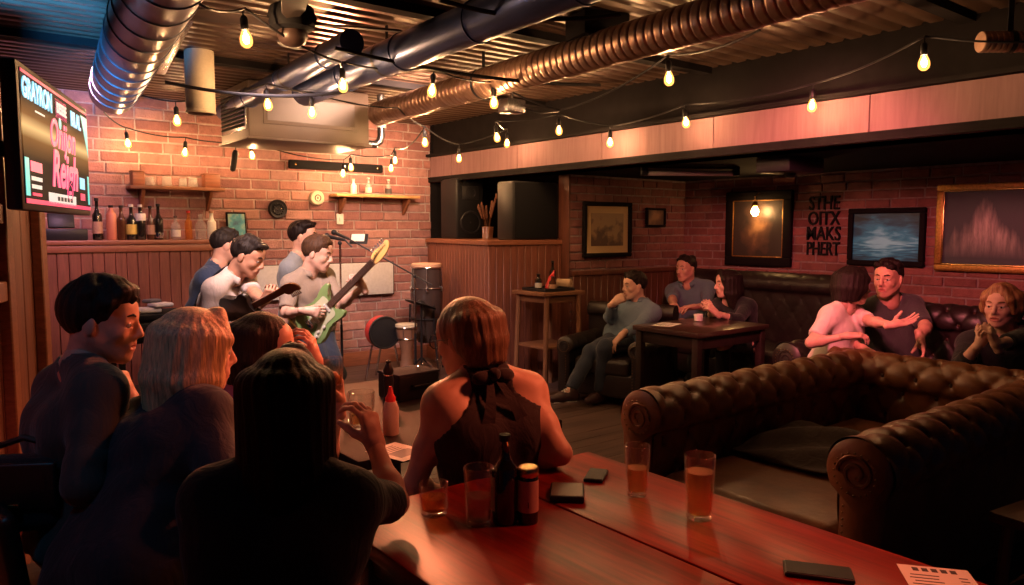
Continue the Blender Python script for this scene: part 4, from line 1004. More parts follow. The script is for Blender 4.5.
mb = MB(); mb.box((0, 0, .0006), (.15, .21, .0012), M['paper']); mb.build('sheet', None, t)
mb = MB(); [mb.box((-.04 + .02 * q, .085, .0014), (.013, .018, .0004), M['ink']) for q in range(5)]
for i in range(9): mb.box((-.03 + rnd.uniform(-.005, .005), .055 - .016 * i, .0014), (.06, .004, .0004), M['ink']); mb.box((.052, .055 - .016 * i, .0014), (.018, .004, .0004), M['ink'])
mb.build('print', None, t)

# ------------------------------------------------------------------ audience table behind
AX0, AX1, AY0, AY1, AZ = 1.16, 2.12, 2.36, 3.62, .74
t = thing('audience_table', 'dark cluttered table in front of the seated audience', 'table', ((AX0 + AX1) / 2, (AY0 + AY1) / 2, 0)); w_, l_ = AX1 - AX0, AY1 - AY0
mb = MB(); mb.box((0, 0, AZ - .02), (w_, l_, .04), M['table_dark'], bev=.006); mb.build('tabletop', None, t)
mb = MB(); mb.lathe([(.05, .03), (.04, .08), (.04, AZ - .05), (.12, AZ - .04)], M['blackmetal'], n=18); mb.build('pedestal', None, t)
mb = MB(); mb.lathe([(.30, 0), (.29, .02), (.05, .04)], M['blackmetal'], n=30); mb.build('base', None, t)
def on_a(px_, py_, z=0): p = gz(px_, py_, AZ); return (p[0], p[1], AZ + .0005 + z)
tumbler('tall beer glass beside the black case on the audience table', on_a(424, 396), .033, .040, .155, .55, M['beer'])
tumbler('empty glass behind the beer glass on the audience table', on_a(434, 383), .033, .040, .12)
tumbler('small glass with water by the paper on the audience table', on_a(352, 432), .032, .038, .11, .4, M['water'])
p = on_a(391, 435); t = thing('sauce_bottle', 'clear squeeze bottle with a red cap on the audience table', 'bottle', p)
mb = MB(); mb.lathe([(.001, 0), (.031, 0), (.033, .006), (.033, .11), (.024, .135), (.016, .14)], M['glass_thin'], n=24); mb.build('bottle_body', None, t)
mb = MB(); mb.lathe([(.001, .002), (.0315, .004), (.0315, .11), (.022, .134), (.001, .135)], plain('pale_sauce', (.50, .36, .30), .4), n=24); mb.build('sauce', None, t)
mb = MB(); mb.lathe([(.02, .135), (.021, .15), (.012, .165), (.006, .195), (.001, .196)], M['red'], n=18); mb.build('cap', None, t)
p = on_a(389, 408); t = thing('pepper_mill', 'tall black mill standing before the black case', 'mill', p)
mb = MB(); mb.lathe([(.001, 0), (.028, 0), (.028, .03), (.02, .07), (.024, .13), (.02, .15)], M['black'], n=22); mb.build('mill_body', None, t)
mb = MB(); mb.lathe([(.021, .152), (.024, .175), (.014, .20), (.01, .206), (.012, .217), (.001, .224)], M['black'], n=22); mb.lathe([(.0225, .150), (.0225, .156)], M['chrome'], n=22); mb.build('mill_head', None, t)
p = on_a(409, 396); t = thing('equipment_case', 'black hard case with pale top edge on the audience table', 'case', p, math.radians(6))
mb = MB(); mb.box((0, 0, .06), (.24, .18, .12), M['black'], bev=.01); mb.build('case_body', None, t)
mb = MB(); mb.box((0, 0, .124), (.244, .184, .012), plain('case_lid', (.06, .06, .085), .8, spec=.1), bev=.003); mb.build('lid', None, t)
mb = MB(); mb.tube([(-.05, -.088, .07), (-.05, -.11, .07), (.05, -.11, .07), (.05, -.088, .07)], .006, M['black'], 8); mb.build('handle', None, t)
p = gz(399, 452, AZ); t = thing('set_list', 'white printed sheet on the audience table beside the halter-top woman', 'paper', (p[0], p[1], AZ + .001), .25)
mb = MB(); mb.box((0, 0, .0006), (.15, .20, .0012), M['paper']); mb.build('sheet', None, t)
mb = MB(); mb.box((.0, -.03, .0015), (.10, .07, .0004), plain('grey_print', (.3, .29, .3), .7))
for i in range(5): mb.box((-.01, .07 - .016 * i, .0015), (.09, .004, .0004), M['ink'])
mb.build('print', None, t)

# ------------------------------------------------------------------ tall side table with the bar tray
t = thing('side_table', 'tall light wooden side table with a lower shelf beside the half wall', 'table', (4.74, 5.495, 0)); hw, hd, hz = .23, .245, .97
mb = MB(); mb.box((0, 0, hz - .018), (hw * 2 + .06, hd * 2 + .0, .036), M['oak_flat'], bev=.006); mb.build('tabletop', None, t)
for sx in (-1, 1):
    for sy in (-1, 1):
        mb = MB(); mb.tube([(sx * hw * 1.0, sy * hd * .92, 0), (sx * hw * .86, sy * hd * .84, hz - .036)], .024, M['oak'], 8); mb.build('leg', None, t)
mb = MB(); mb.box((0, 0, hz - .075), (hw * 1.7, hd * 1.6, .06), M['oak_flat'], bev=.004); mb.build('apron', None, t)
mb = MB(); mb.box((0, 0, .44), (hw * 1.86, hd * 1.75, .024), M['oak_flat'], bev=.004); mb.build('lower_shelf', None, t)
t = thing('bar_tray', 'black tray carrying condiments on the tall side table', 'tray', (4.72, 5.47, hz + .0005))
mb = MB(); mb.box((0, 0, .006), (.36, .34, .012), M['black'], bev=.004); mb.build('tray_floor', None, t)
mb = MB()
for s_ in (-1, 1): mb.box((s_ * .18, 0, .015), (.010, .35, .03), M['black'], bev=.003); mb.box((0, s_ * .17, .015), (.36, .010, .03), M['black'], bev=.003)
mb.build('tray_rim', None, t)
zt = hz + .0130
bottle('tall black bottle in the condiment tray', (4.80, 5.50, zt), .27, .032, .012, M['darkglass'], None, M['black'], .6, group='condiments in the tray')
bottle('black jar-like bottle at the left of the condiment tray', (4.62, 5.50, zt), .15, .034, .016, M['darkglass'], M['labelw'], M['black'], .6, group='condiments in the tray')
bottle('squat dark bottle at the front of the condiment tray', (4.68, 5.36, zt), .13, .034, .016, M['brownglass'], M['label'], M['chrome'], .6, group='condiments in the tray')
t = thing('sauce_bottle', 'red squeeze bottle leaning in the condiment tray', 'bottle', (4.70, 5.46, zt), rot=(0, .45, 0))
mb = MB(); mb.lathe([(.001, 0), (.028, .0), (.03, .01), (.03, .12), (.018, .15), (.014, .152)], M['red'], n=20); mb.build('bottle_body', None, t)
mb = MB(); mb.lathe([(.016, .15), (.014, .165), (.005, .2), (.001, .2)], M['red'], n=16); mb.build('nozzle', None, t)
t = thing('napkin_roll', 'tan paper roll lying at the right of the tall side table', 'roll', (4.955, 5.50, hz + .052), rot=(PI / 2, 0, .5))
mb = MB(); mb.lathe([(.018, -.07), (.05, -.07), (.05, .07), (.018, .07), (.018, -.07)], plain('kraft_paper', (.5, .34, .22), .8), n=28, cap=False); mb.build('roll_body', None, t)
mb = MB(); mb.lathe([(.0175, -.071), (.0175, .071), (.015, .071), (.015, -.071), (.0175, -.071)], M['label'], n=20, cap=False); mb.build('core', None, t)

# ------------------------------------------------------------------ corner table, glass and paper
t = thing('lounge_table', 'dark wooden lounge table in front of the alcove corner pair', 'table', (5.10, 3.95, 0)); w_, l_, h = .94, .68, .76
mb = MB(); mb.box((0, 0, h - .02), (w_, l_, .04), wood('dark_table_wood', (.022, .011, .009), (.055, .026, .02), .3, 0, coat=.2), bev=.006); mb.build('tabletop', None, t)
mb = MB()
for sy in (-.29, .29): mb.box((0, sy, h - .09), (w_ - .12, .025, .10), M['table_dark'], bev=.004)
for sx in (-.42, .42): mb.box((sx, 0, h - .09), (.025, l_ - .1, .10), M['table_dark'], bev=.004)
mb.build('apron', None, t)
for sx in (-.42, .42):
    for sy in (-.29, .29): mb = MB(); mb.box((sx, sy, .36), (.06, .06, .72), M['table_dark'], bev=.008); mb.build('leg', None, t)
mb = MB(); mb.box((0, 0, .14), (w_ - .1, .05, .05), M['table_dark'], bev=.006); mb.build('stretcher', None, t)
p = gz(662, 316, .76); t = thing('open_menu', 'pale paper sheet on the lounge table by the man in the polo', 'paper', (4.86, 4.12, .761), .3)
mb = MB(); mb.box((0, 0, .0008), (.24, .17, .0016), M['paper']); mb.build('sheet', None, t)
mb = MB()
for i in range(6): mb.box((0, .055 - .02 * i, .0018), (.18, .006, .0004), M['ink'])
mb.build('print', None, t)
t = thing('candle_cup', 'small white cup on the lounge table by the black-haired woman', 'cup', (5.28, 4.12, .7605))
mb = MB(); mb.lathe([(.001, 0), (.03, 0), (.037, .004), (.04, .06), (.037, .06), (.034, .01), (.001, .01)], M['white'], n=24, cap=False); mb.build('cup_body', None, t)
mb = MB(); mb.lathe([(.001, .011), (.034, .011), (.036, .045), (.001, .045)], M['cream'], n=24); mb.build('wax', None, t)

# ------------------------------------------------------------------ dark side cabinet left of the band, with clutter
t = thing('side_cabinet', 'tall dark drawer stand in front of the wood panelling', 'cabinet', (1.36, 6.45, 0)); w_, d_, h = .50, .42, .90
mb = MB(); mb.box((0, 0, h - .02), (w_ + .06, d_ + .06, .04), M['matte'], bev=.006); mb.build('cabinet_top', None, t)
mb = MB(); mb.box((0, 0, h - .13), (w_, d_, .18), M['black'], bev=.006); mb.build('carcass', None, t)
mb = MB(); mb.box((0, -d_ / 2 - .01, h - .13), (w_ - .06, .02, .13), M['black'], bev=.006); dw = mb.build('drawer', None, t)
mb = MB(); mb.sphere((0, -d_ / 2 - .03, h - .13), .014, M['chrome'], 10, 8); mb.build('knob', None, dw)
for sx in (-1, 1):
    for sy in (-1, 1): mb = MB(); mb.box((sx * (w_ / 2 - .03), sy * (d_ / 2 - .03), .35), (.045, .045, .70), M['black'], bev=.005); mb.build('leg', None, t)
mb = MB(); mb.box((0, 0, .28), (w_ - .04, d_ - .04, .025), M['black'], bev=.004); mb.build('lower_shelf', None, t)
t = thing('folded_towels', 'heap of pale crumpled towels on the tall dark drawer stand', 'towels', (1.40, 6.40, .9005))
for i, (x, y, z, sx, sy, sz) in enumerate([(-.06, 0, .022, .22, .17, .042), (.05, -.03, .060, .16, .13, .035), (.0, .03, .09, .12, .10, .03)]):
    mb = MB(); mb.box((x, y, z), (sx, sy, sz), plain('towel_%d' % i, [(.6, .56, .54), (.55, .5, .5), (.12, .11, .12)][i], .9, bump=.4, bscale=60), rz3(.3 * i), bev=.018, seg=3); mb.build('towel', None, t)
t = thing('water_bottle', 'clear water bottle on the lower shelf of the dark drawer stand', 'bottle', (1.42, 6.36, .293))
mb = MB(); mb.lathe([(.001, 0), (.034, 0), (.037, .01), (.037, .06), (.034, .07), (.037, .08), (.037, .16), (.016, .21), (.014, .225)], M['glass_thin'], n=24); mb.build('bottle_body', None, t)
mb = MB(); mb.lathe([(.016, .222), (.017, .225), (.017, .245), (.001, .246)], M['white'], n=18); mb.build('cap', None, t)

# ------------------------------------------------------------------ small table in the bottom right corner
p = gz(1001, 523, .50); t = thing('side_stool', 'low wooden stool at the bottom right, beside the tan sofa', 'stool', (p[0] + .27, p[1] - .12, 0), math.radians(-8))
mb = MB(); mb.box((0, 0, .48), (.40, .34, .04), M['oak_flat'], bev=.008); mb.build('seat', None, t)
for sx in (-1, 1):
    for sy in (-1, 1): mb = MB(); mb.tube([(sx * .17, sy * .14, 0), (sx * .15, sy * .12, .46)], .022, M['oak'], 8); mb.build('leg', None, t)
for sy in (-1, 1): mb = MB(); mb.box((0, sy * .13, .2), (.30, .02, .03), M['oak_flat'], bev=.004); mb.build('stretcher', None, t)

# ------------------------------------------------------------------ stools and chair of the audience
def stool(label, x, y, h, src=None, group='stools of the audience'):
    t = thing('bar_stool', label, 'stool', (x, y, 0), group=group)
    mb = MB(); mb.lathe([(.001, h - .05), (.15, h - .05), (.165, h - .035), (.165, h - .01), (.15, h), (.001, h + .004)], M['leather_dark'], n=28); mb.build('seat', None, t)
    for i in range(4):
        a = PI / 4 + PI / 2 * i; mb = MB(); mb.tube([(.19 * math.cos(a), .19 * math.sin(a), 0), (.12 * math.cos(a), .12 * math.sin(a), h - .05)], .016, M['panel_dark'], 8); mb.build('leg', None, t)
    mb = MB(); mb.torus((0, 0, h * .35), .168, .010, M['blackmetal']); mb.build('foot_ring', None, t)
    return t


# ------------------------------------------------------------------ drums, stands and microphones
p = V(4.26, 6.95, 0); t = thing('conga_drum', 'tall dark conga drum with tan head on a stand by the half wall', 'drum', tuple(p))
mb = MB(); mb.lathe([(.10, .34), (.13, .40), (.165, .62), (.175, .85), (.165, 1.10), (.158, 1.16)], plain('drum_shell', (.05, .035, .035), .25, coat=.5), n=36); mb.build('shell', None, t)
mb = MB(); mb.lathe([(.16, 1.15), (.163, 1.185), (.15, 1.195), (.001, 1.198)], plain('drum_skin', (.62, .38, .26), .6), n=36); mb.build('drum_head', None, t)
mb = MB(); mb.torus((0, 0, 1.15), .172, .010, M['chrome'], n=36); mb.torus((0, 0, .93), .182, .006, M['chrome'], n=36); mb.build('rim', None, t)
for i in range(6):
    a = 2 * PI * i / 6; mb = MB(); mb.tube([(.178 * math.cos(a), .178 * math.sin(a), 1.14), (.188 * math.cos(a), .188 * math.sin(a), .95)], .006, M['chrome'], 6); mb.box((.186 * math.cos(a), .186 * math.sin(a), .92), (.03, .03, .06), M['chrome'], rz3(a), bev=.006); mb.build('lug', None, t)
mb = MB(); mb.torus((0, 0, .60), .178, .009, M['blackmetal']); 
for i in range(3):
    a = 2 * PI * i / 3 + .4; mb.tube([(.18 * math.cos(a), .18 * math.sin(a), .75), (.19 * math.cos(a), .19 * math.sin(a), .45), (.30 * math.cos(a), .30 * math.sin(a), .01)], .011, M['blackmetal'], 8)
mb.build('drum_stand', None, t)
p = V(4.05, 6.72, 0); t = thing('cymbal_stand', 'black stand with a dark cymbal tilted before the conga drum', 'cymbal', tuple(p))
mb = MB(); mb.tube([(0, 0, .05), (0, 0, .78)], .012, M['blackmetal'], 8)
for i in range(3):
    a = 2 * PI * i / 3; mb.tube([(0, 0, .22), (.22 * math.cos(a), .22 * math.sin(a), .01)], .010, M['blackmetal'], 8)
mb.build('stand', None, t)
mb = MB(); rt = Matrix.Rotation(.35, 3, 'Y'); mb.lathe([(.001, .03), (.03, .026), (.045, .008), (.17, -.012), (.171, -.016), (.001, .0)], M['blackmetal'], (0, 0, .79), 36, rt, cap=False); mb.build('cymbal', None, t)
p = pk(383, 332, 7.75); t = thing('red_drum', 'red-shelled drum tipped on its side before the brick', 'drum', (p[0], p[1], 0)); zc = p[2]
ax = nrm(-_f * V(1, 1, 0) * 1.0 + _r * .55); rt = Matrix((tuple(np.cross((0, 0, 1), ax)), (0, 0, 1), tuple(ax))).transposed()
mb = MB(); mb.lathe([(.15, -.11), (.162, -.10), (.162, .05)], M['red'], (0, 0, zc), 40, rt, cap=False); mb.lathe([(.15, -.11), (.001, -.11)], M['red'], (0, 0, zc), 40, rt, cap=False); mb.build('shell', None, t)
mb = MB(); mb.lathe([(.15, .055), (.001, .06)], M['black'], (0, 0, zc), 40, rt, cap=False); mb.build('drum_head', None, t)
mb = MB(); mb.torus(V(0, 0, zc) + ax * .055, .160, .011, M['black'], rt, 40); mb.build('rim', None, t)
mb = MB()
for s_ in (-1, 1):
    q = np.cross((0, 0, 1), ax) * s_ * .12; mb.tube([V(0, 0, zc - .125) + q, V(0, 0, .01) + q * 1.6], .012, M['chrome'], 8)
mb.tube([V(0, 0, zc - .135) - ax * .06, V(0, 0, .01) - ax * .25], .012, M['chrome'], 8); mb.build('leg', None, t)
p = gz(401, 369, .0); p = V(3.87, 6.72, 0); t = thing('hand_drum', 'tan goblet-shaped hand drum with chrome rim next to the red drum', 'drum', tuple(p))
mb = MB(); mb.lathe([(.11, .0), (.10, .02), (.06, .22), (.055, .30), (.08, .40), (.105, .52), (.108, .56)], plain('tan_wood_drum', (.26, .13, .085), .5, noise=.3, nscale=12), n=30); mb.build('shell', None, t)
mb = MB(); mb.lathe([(.11, .55), (.112, .585), (.10, .59), (.001, .592)], M['cream'], n=30); mb.build('drum_head', None, t)
mb = MB(); mb.torus((0, 0, .555), .115, .009, M['chrome']); mb.torus((0, 0, .44), .10, .006, M['chrome'])
for i in range(8):
    a = 2 * PI * i / 8; mb.tube([(.115 * math.cos(a), .115 * math.sin(a), .555), (.10 * math.cos(a), .10 * math.sin(a), .44)], .004, M['chrome'], 6)
mb.build('tension_hoops', None, t)
def mic(mb, a, d, L=.17):
    a, d = V(*a), nrm(d); mb.tube([a, a + d * L * .7, a + d * L * .72], [.011, .016, .018], M['black'], 12)
    mb.sphere(a + d * (L * .72 + .02), .026, M['blackmetal'], 14, 10)
def micstand(label, base, top, boom0, boom1, micdir, zt):
    t = thing('microphone_stand', label, 'microphone', (base[0], base[1], 0)); o = V(base[0], base[1], 0)
    mb = MB(); mb.tube([(0, 0, .03), (0, 0, zt * .55)], .011, M['blackmetal'], 8); mb.tube([(0, 0, zt * .5), (0, 0, zt)], .008, M['chrome'], 8); mb.build('pole', None, t)
    for i in range(3):
        a = 2 * PI * i / 3 + .5; mb = MB(); mb.tube([(0, 0, .16), (.28 * math.cos(a), .28 * math.sin(a), .012)], .009, M['blackmetal'], 8); mb.build('leg', None, t)
    mb = MB(); mb.tube([V(*boom0) - o, V(*boom1) - o], .007, M['blackmetal'], 8); mb.sphere((0, 0, zt), .018, M['black'], 10, 8); mb.build('boom', None, t)
    mb = MB(); mic(mb, V(*boom1) - o, micdir); mb.build('microphone_head', None, t)
    return t
b0 = pk(341, 300, 6.0); zt = pk(341, 243, 6.0)[2]
micstand('straight microphone stand before the singer with the green guitar', b0, None, pk(352, 247, 6.0), pk(345, 240, 6.0), pk(326, 236, 5.95) - pk(345, 240, 6.0), zt)
b1 = pk(415, 300, 6.7); zt = pk(415, 276, 6.7)[2]
micstand('boom microphone stand with long arm angled down towards the conga', b1, None, pk(432, 285, 6.7), pk(349, 239, 6.7), pk(322, 227, 6.65) - pk(349, 239, 6.7), zt)
p = pk(359, 239, 6.75); t = thing('lyric_holder', 'small clip holder with a white sheet on the microphone boom', 'holder', tuple(p))
mb = MB(); rt = Matrix.Rotation(-YAW, 3, 'Z') @ Matrix.Rotation(.9, 3, 'X'); mb.box((0, 0, 0), (.16, .11, .012), M['black'], rt, bev=.004); mb.build('clip_board', None, t)
mb = MB(); mb.box(rt @ Vector((-.01, .01, .008)), (.12, .08, .003), M['paper'], rt); mb.build('sheet', None, t)
# ------------------------------------------------------------------ figures: smooth implicit bodies meshed as one continuous surface
class SDF:
    def __init__(s): s.p = []
    def cone(s, a, b, ra, rb, k=.03): s.p.append(('c', np.asarray(a, float), np.asarray(b, float), ra, rb, k)); return s
    def ball(s, a, r, k=.03): return s.cone(a, np.asarray(a, float) + V(0, 0, 1e-4), r, r, k)
    def ell(s, c, r, k=.03, R=None): s.p.append(('e', np.asarray(c, float), np.asarray(r, float), R, k)); return s
    def bounds(s):
        lo, hi = V(9, 9, 9) * 9, -V(9, 9, 9) * 9
        for q in s.p:
            if q[0] == 'c': m = max(q[3], q[4]); l = np.minimum(q[1], q[2]) - m; h = np.maximum(q[1], q[2]) + m
            else: m = q[2].max(); l = q[1] - m; h = q[1] + m
            lo = np.minimum(lo, l); hi = np.maximum(hi, h)
        return lo, hi
    def grid(s, h, off=0., pad=.02):
        lo, hi = s.bounds(); lo = lo - off - pad - h; hi = hi + off + pad + h
        n = np.ceil((hi - lo) / h).astype(int) + 1
        ax = [lo[i] + h * np.arange(n[i]) for i in range(3)]
        F = np.full(tuple(n), .2, np.float32)
        for q in s.p:
            k = q[-1]; mg = .06 + off + k
            if q[0] == 'c': m = max(q[3], q[4]) + mg; l = np.minimum(q[1], q[2]) - m; hh = np.maximum(q[1], q[2]) + m
            else: m = q[2].max() + mg; l = q[1] - m; hh = q[1] + m
            i0 = np.clip(((l - lo) / h).astype(int), 0, n); i1 = np.clip(((hh - lo) / h).astype(int) + 2, 0, n)
            if (i1 <= i0).any(): continue
            X, Y, Z = np.meshgrid(ax[0][i0[0]:i1[0]], ax[1][i0[1]:i1[1]], ax[2][i0[2]:i1[2]], indexing='ij')
            d = s.ev(q, X, Y, Z); sl = tuple(slice(a, b) for a, b in zip(i0, i1)); A = F[sl]
            if k > 0: t = np.clip(k - np.abs(A - d), 0, None) / k; F[sl] = np.minimum(A, d) - t * t * k * .25
            else: F[sl] = np.minimum(A, d)
        return F - off, lo, ax
    @staticmethod
    def ev(q, X, Y, Z):
        if q[0] == 'c':
            a, b, ra, rb = q[1:5]; ba = b - a; L = max(ba @ ba, 1e-12)
            px, py, pz = X - a[0], Y - a[1], Z - a[2]; t = np.clip((px * ba[0] + py * ba[1] + pz * ba[2]) / L, 0, 1)
            return np.sqrt((px - t * ba[0]) ** 2 + (py - t * ba[1]) ** 2 + (pz - t * ba[2]) ** 2) - (ra + (rb - ra) * t)
        c, r, R = q[1:4]; P = np.stack([X - c[0], Y - c[1], Z - c[2]], -1)
        if R is not None: P = P @ R
        k0 = np.linalg.norm(P / r, axis=-1); k1 = np.linalg.norm(P / (r * r), axis=-1)
        return k0 * (k0 - 1) / np.maximum(k1, 1e-6)
def surfnet(F, lo, h):
    s = F < 0; n = F.shape; nc = (n[0] - 1, n[1] - 1, n[2] - 1); cells = []; pos = []; quads = []
    for a in range(3):
        sl0 = [slice(None)] * 3; sl1 = [slice(None)] * 3; sl0[a] = slice(0, -1); sl1[a] = slice(1, None)
        s0, s1 = s[tuple(sl0)], s[tuple(sl1)]; I = np.argwhere(s0 != s1)
        b, c = (a + 1) % 3, (a + 2) % 3
        I = I[(I[:, b] > 0) & (I[:, c] > 0) & (I[:, b] < n[b] - 1) & (I[:, c] < n[c] - 1)]
        if not len(I): continue
        J = I.copy(); J[:, a] += 1; f0 = F[tuple(I.T)]; f1 = F[tuple(J.T)]; p = I.astype(float); p[:, a] += f0 / (f0 - f1)
        ids = []
        for db, dc in ((0, 0), (-1, 0), (-1, -1), (0, -1)):
            K = I.copy(); K[:, b] += db; K[:, c] += dc; fl = (K[:, 0] * nc[1] + K[:, 1]) * nc[2] + K[:, 2]; ids.append(fl); cells.append(fl); pos.append(p)
        q = np.stack(ids, 1); neg = s0[tuple(I.T)]; q[~neg] = q[~neg][:, ::-1]; quads.append(q)
    if not quads: return np.zeros((0, 3)), np.zeros((0, 4), int)
    cells = np.concatenate(cells); pos = np.concatenate(pos); u, inv = np.unique(cells, return_inverse=True)
    acc = np.zeros((len(u), 3)); cnt = np.zeros(len(u)); np.add.at(acc, inv, pos); np.add.at(cnt, inv, 1)
    v = acc / cnt[:, None]; q = np.searchsorted(u, np.concatenate(quads))
    return v * h + lo, q
class Geo:
    def __init__(s): s.v, s.f, s.m, s.n, s.mats = [], [], [], 0, []
    def add(s, v, f, mi):
        s.v.append(v); s.f.append(f + s.n); s.n += len(v); s.m.append(np.full(len(f), mi) if np.isscalar(mi) else mi)
    def build(s, name, mats, parent, org):
        v = np.concatenate(s.v) - org; f = np.concatenate(s.f); m = np.concatenate(s.m); me = bpy.data.meshes.new(name)
        me.vertices.add(len(v)); me.vertices.foreach_set('co', v.astype(np.float32).ravel()); nl = f.shape[1]
        me.loops.add(f.size); me.loops.foreach_set('vertex_index', f.astype(np.int32).ravel()); me.polygons.add(len(f))
        me.polygons.foreach_set('loop_start', np.arange(0, f.size, nl, dtype=np.int32)); me.polygons.foreach_set('loop_total', np.full(len(f), nl, np.int32))
        for q in mats: me.materials.append(q)
        me.polygons.foreach_set('material_index', m.astype(np.int32)); me.polygons.foreach_set('use_smooth', np.ones(len(f), bool)); me.update(calc_edges=True); me.validate()
        o = bpy.data.objects.new(name, me); COL.objects.link(o)
        if parent is not None: o.parent = parent
        return o
def ik(S, W, hint, a, b):
    S, W, hint = map(lambda q: np.asarray(q, float), (S, W, hint)); d = W - S; L = np.linalg.norm(d); Lm = (a + b) * .998
    if L > Lm: W = S + d / L * Lm; d = W - S; L = Lm
    x = nrm(d); c = (a * a - b * b + L * L) / (2 * L); h = math.sqrt(max(a * a - c * c, 0)); p = hint - S; p = p - x * (p @ x)
    return S + x * c + nrm(p) * h, W
def PXY(p):
    d = np.asarray(p) - CP; k = d @ _f; return 512 + FPX * (d @ _r) / k, 292.5 - FPX * (d @ _u) / k
def rotm(fwd, roll=0.):
    f = nrm(fwd); r = nrm(np.cross(f, (0, 0, 1))); u = np.cross(r, f)
    if roll: c, s_ = math.cos(roll), math.sin(roll); r, u = r * c + u * s_, u * c - r * s_
    return np.stack([r, f, u], 1)
def headgeo(R, c, sc, skin_h=.0055, female=False):
    S = SDF(); w = .94 if female else 1.
    S.ell((0, -.016, .034), (.076 * w + .002, .095, .086), .02); S.ell((0, .020, -.030), (.060 * w, .066, .082), .035)
    S.ell((0, .052, .045), (.055, .036, .045), .03)
    for x in (-1, 1):
        S.cone((x * .056 * w, -.005, -.04), (x * .022, .058, -.092), .019, .018, .03)
        S.ball((x * .036, .054, -.022), .026, .02); S.cone((x * .012, .082, .026), (x * .042, .068, .026), .011, .010, .012)
        S.ell((x * .077 * w, -.012, -.004), (.010, .022, .032), .006, rotm((x * .45, 1, 0)))
        S.ball((x * .0115, .093, -.033), .0085, .008)
    S.ball((0, .068, -.096), .019 if female else .022, .02); S.cone((0, .086, .020), (0, .106, -.024), .0085, .0125, .012)
    S.cone((-.018, .080, -.058), (.018, .080, -.058), .0075, .0075, .006); S.cone((-.014, .079, -.070), (.014, .079, -.070), .0085, .0085, .006)
    S.ell((0, .078, -.060), (.03, .018, .02), .02)
    S.cone((0, -.025, -.06), (0, -.038, -.16), .050 if female else .058, .050 if female else .060, .03)
    h = skin_h; F, lo, ax = S.grid(h, 0, .01); X, Y, Z = np.meshgrid(*ax, indexing='ij')
    def sub(c_, r_, k):
        nonlocal F
        d = -(np.sqrt((X - c_[0]) ** 2 + (Y - c_[1]) ** 2 + (Z - c_[2]) ** 2) - r_); t = np.clip(k - np.abs(F - d), 0, None) / k; F = np.maximum(F, d) + t * t * k * .25
    for x in (-1, 1): sub((x * .032, .097, .005), .018, .014)
    for i in range(-3, 4): sub((i * .0055, .0905, -.0642 + abs(i) * .0004), .0042, .003)
    for x in (-1, 1):
        for (zz, r_, yy) in ((.0125, .0058, .0865), (-.0045, .0045, .0870)):
            d = SDF.ev(('c', V(x * .020, yy, zz - .001), V(x * .045, yy - .011, zz - .002), r_, r_ * .9), X, Y, Z); t = np.clip(.006 - np.abs(F - d), 0, None) / .006; F = np.minimum(F, d) - t * t * .0015
    v, f = surfnet(F, lo, h); cen = v[f].mean(1)
    lip = (np.abs(cen[:, 0]) < .024) & (np.abs(cen[:, 2] + .0645) < .0125 - np.abs(cen[:, 0]) * .22) & (cen[:, 1] > .074)
    return v * sc @ R.T + c, f, lip.astype(int)
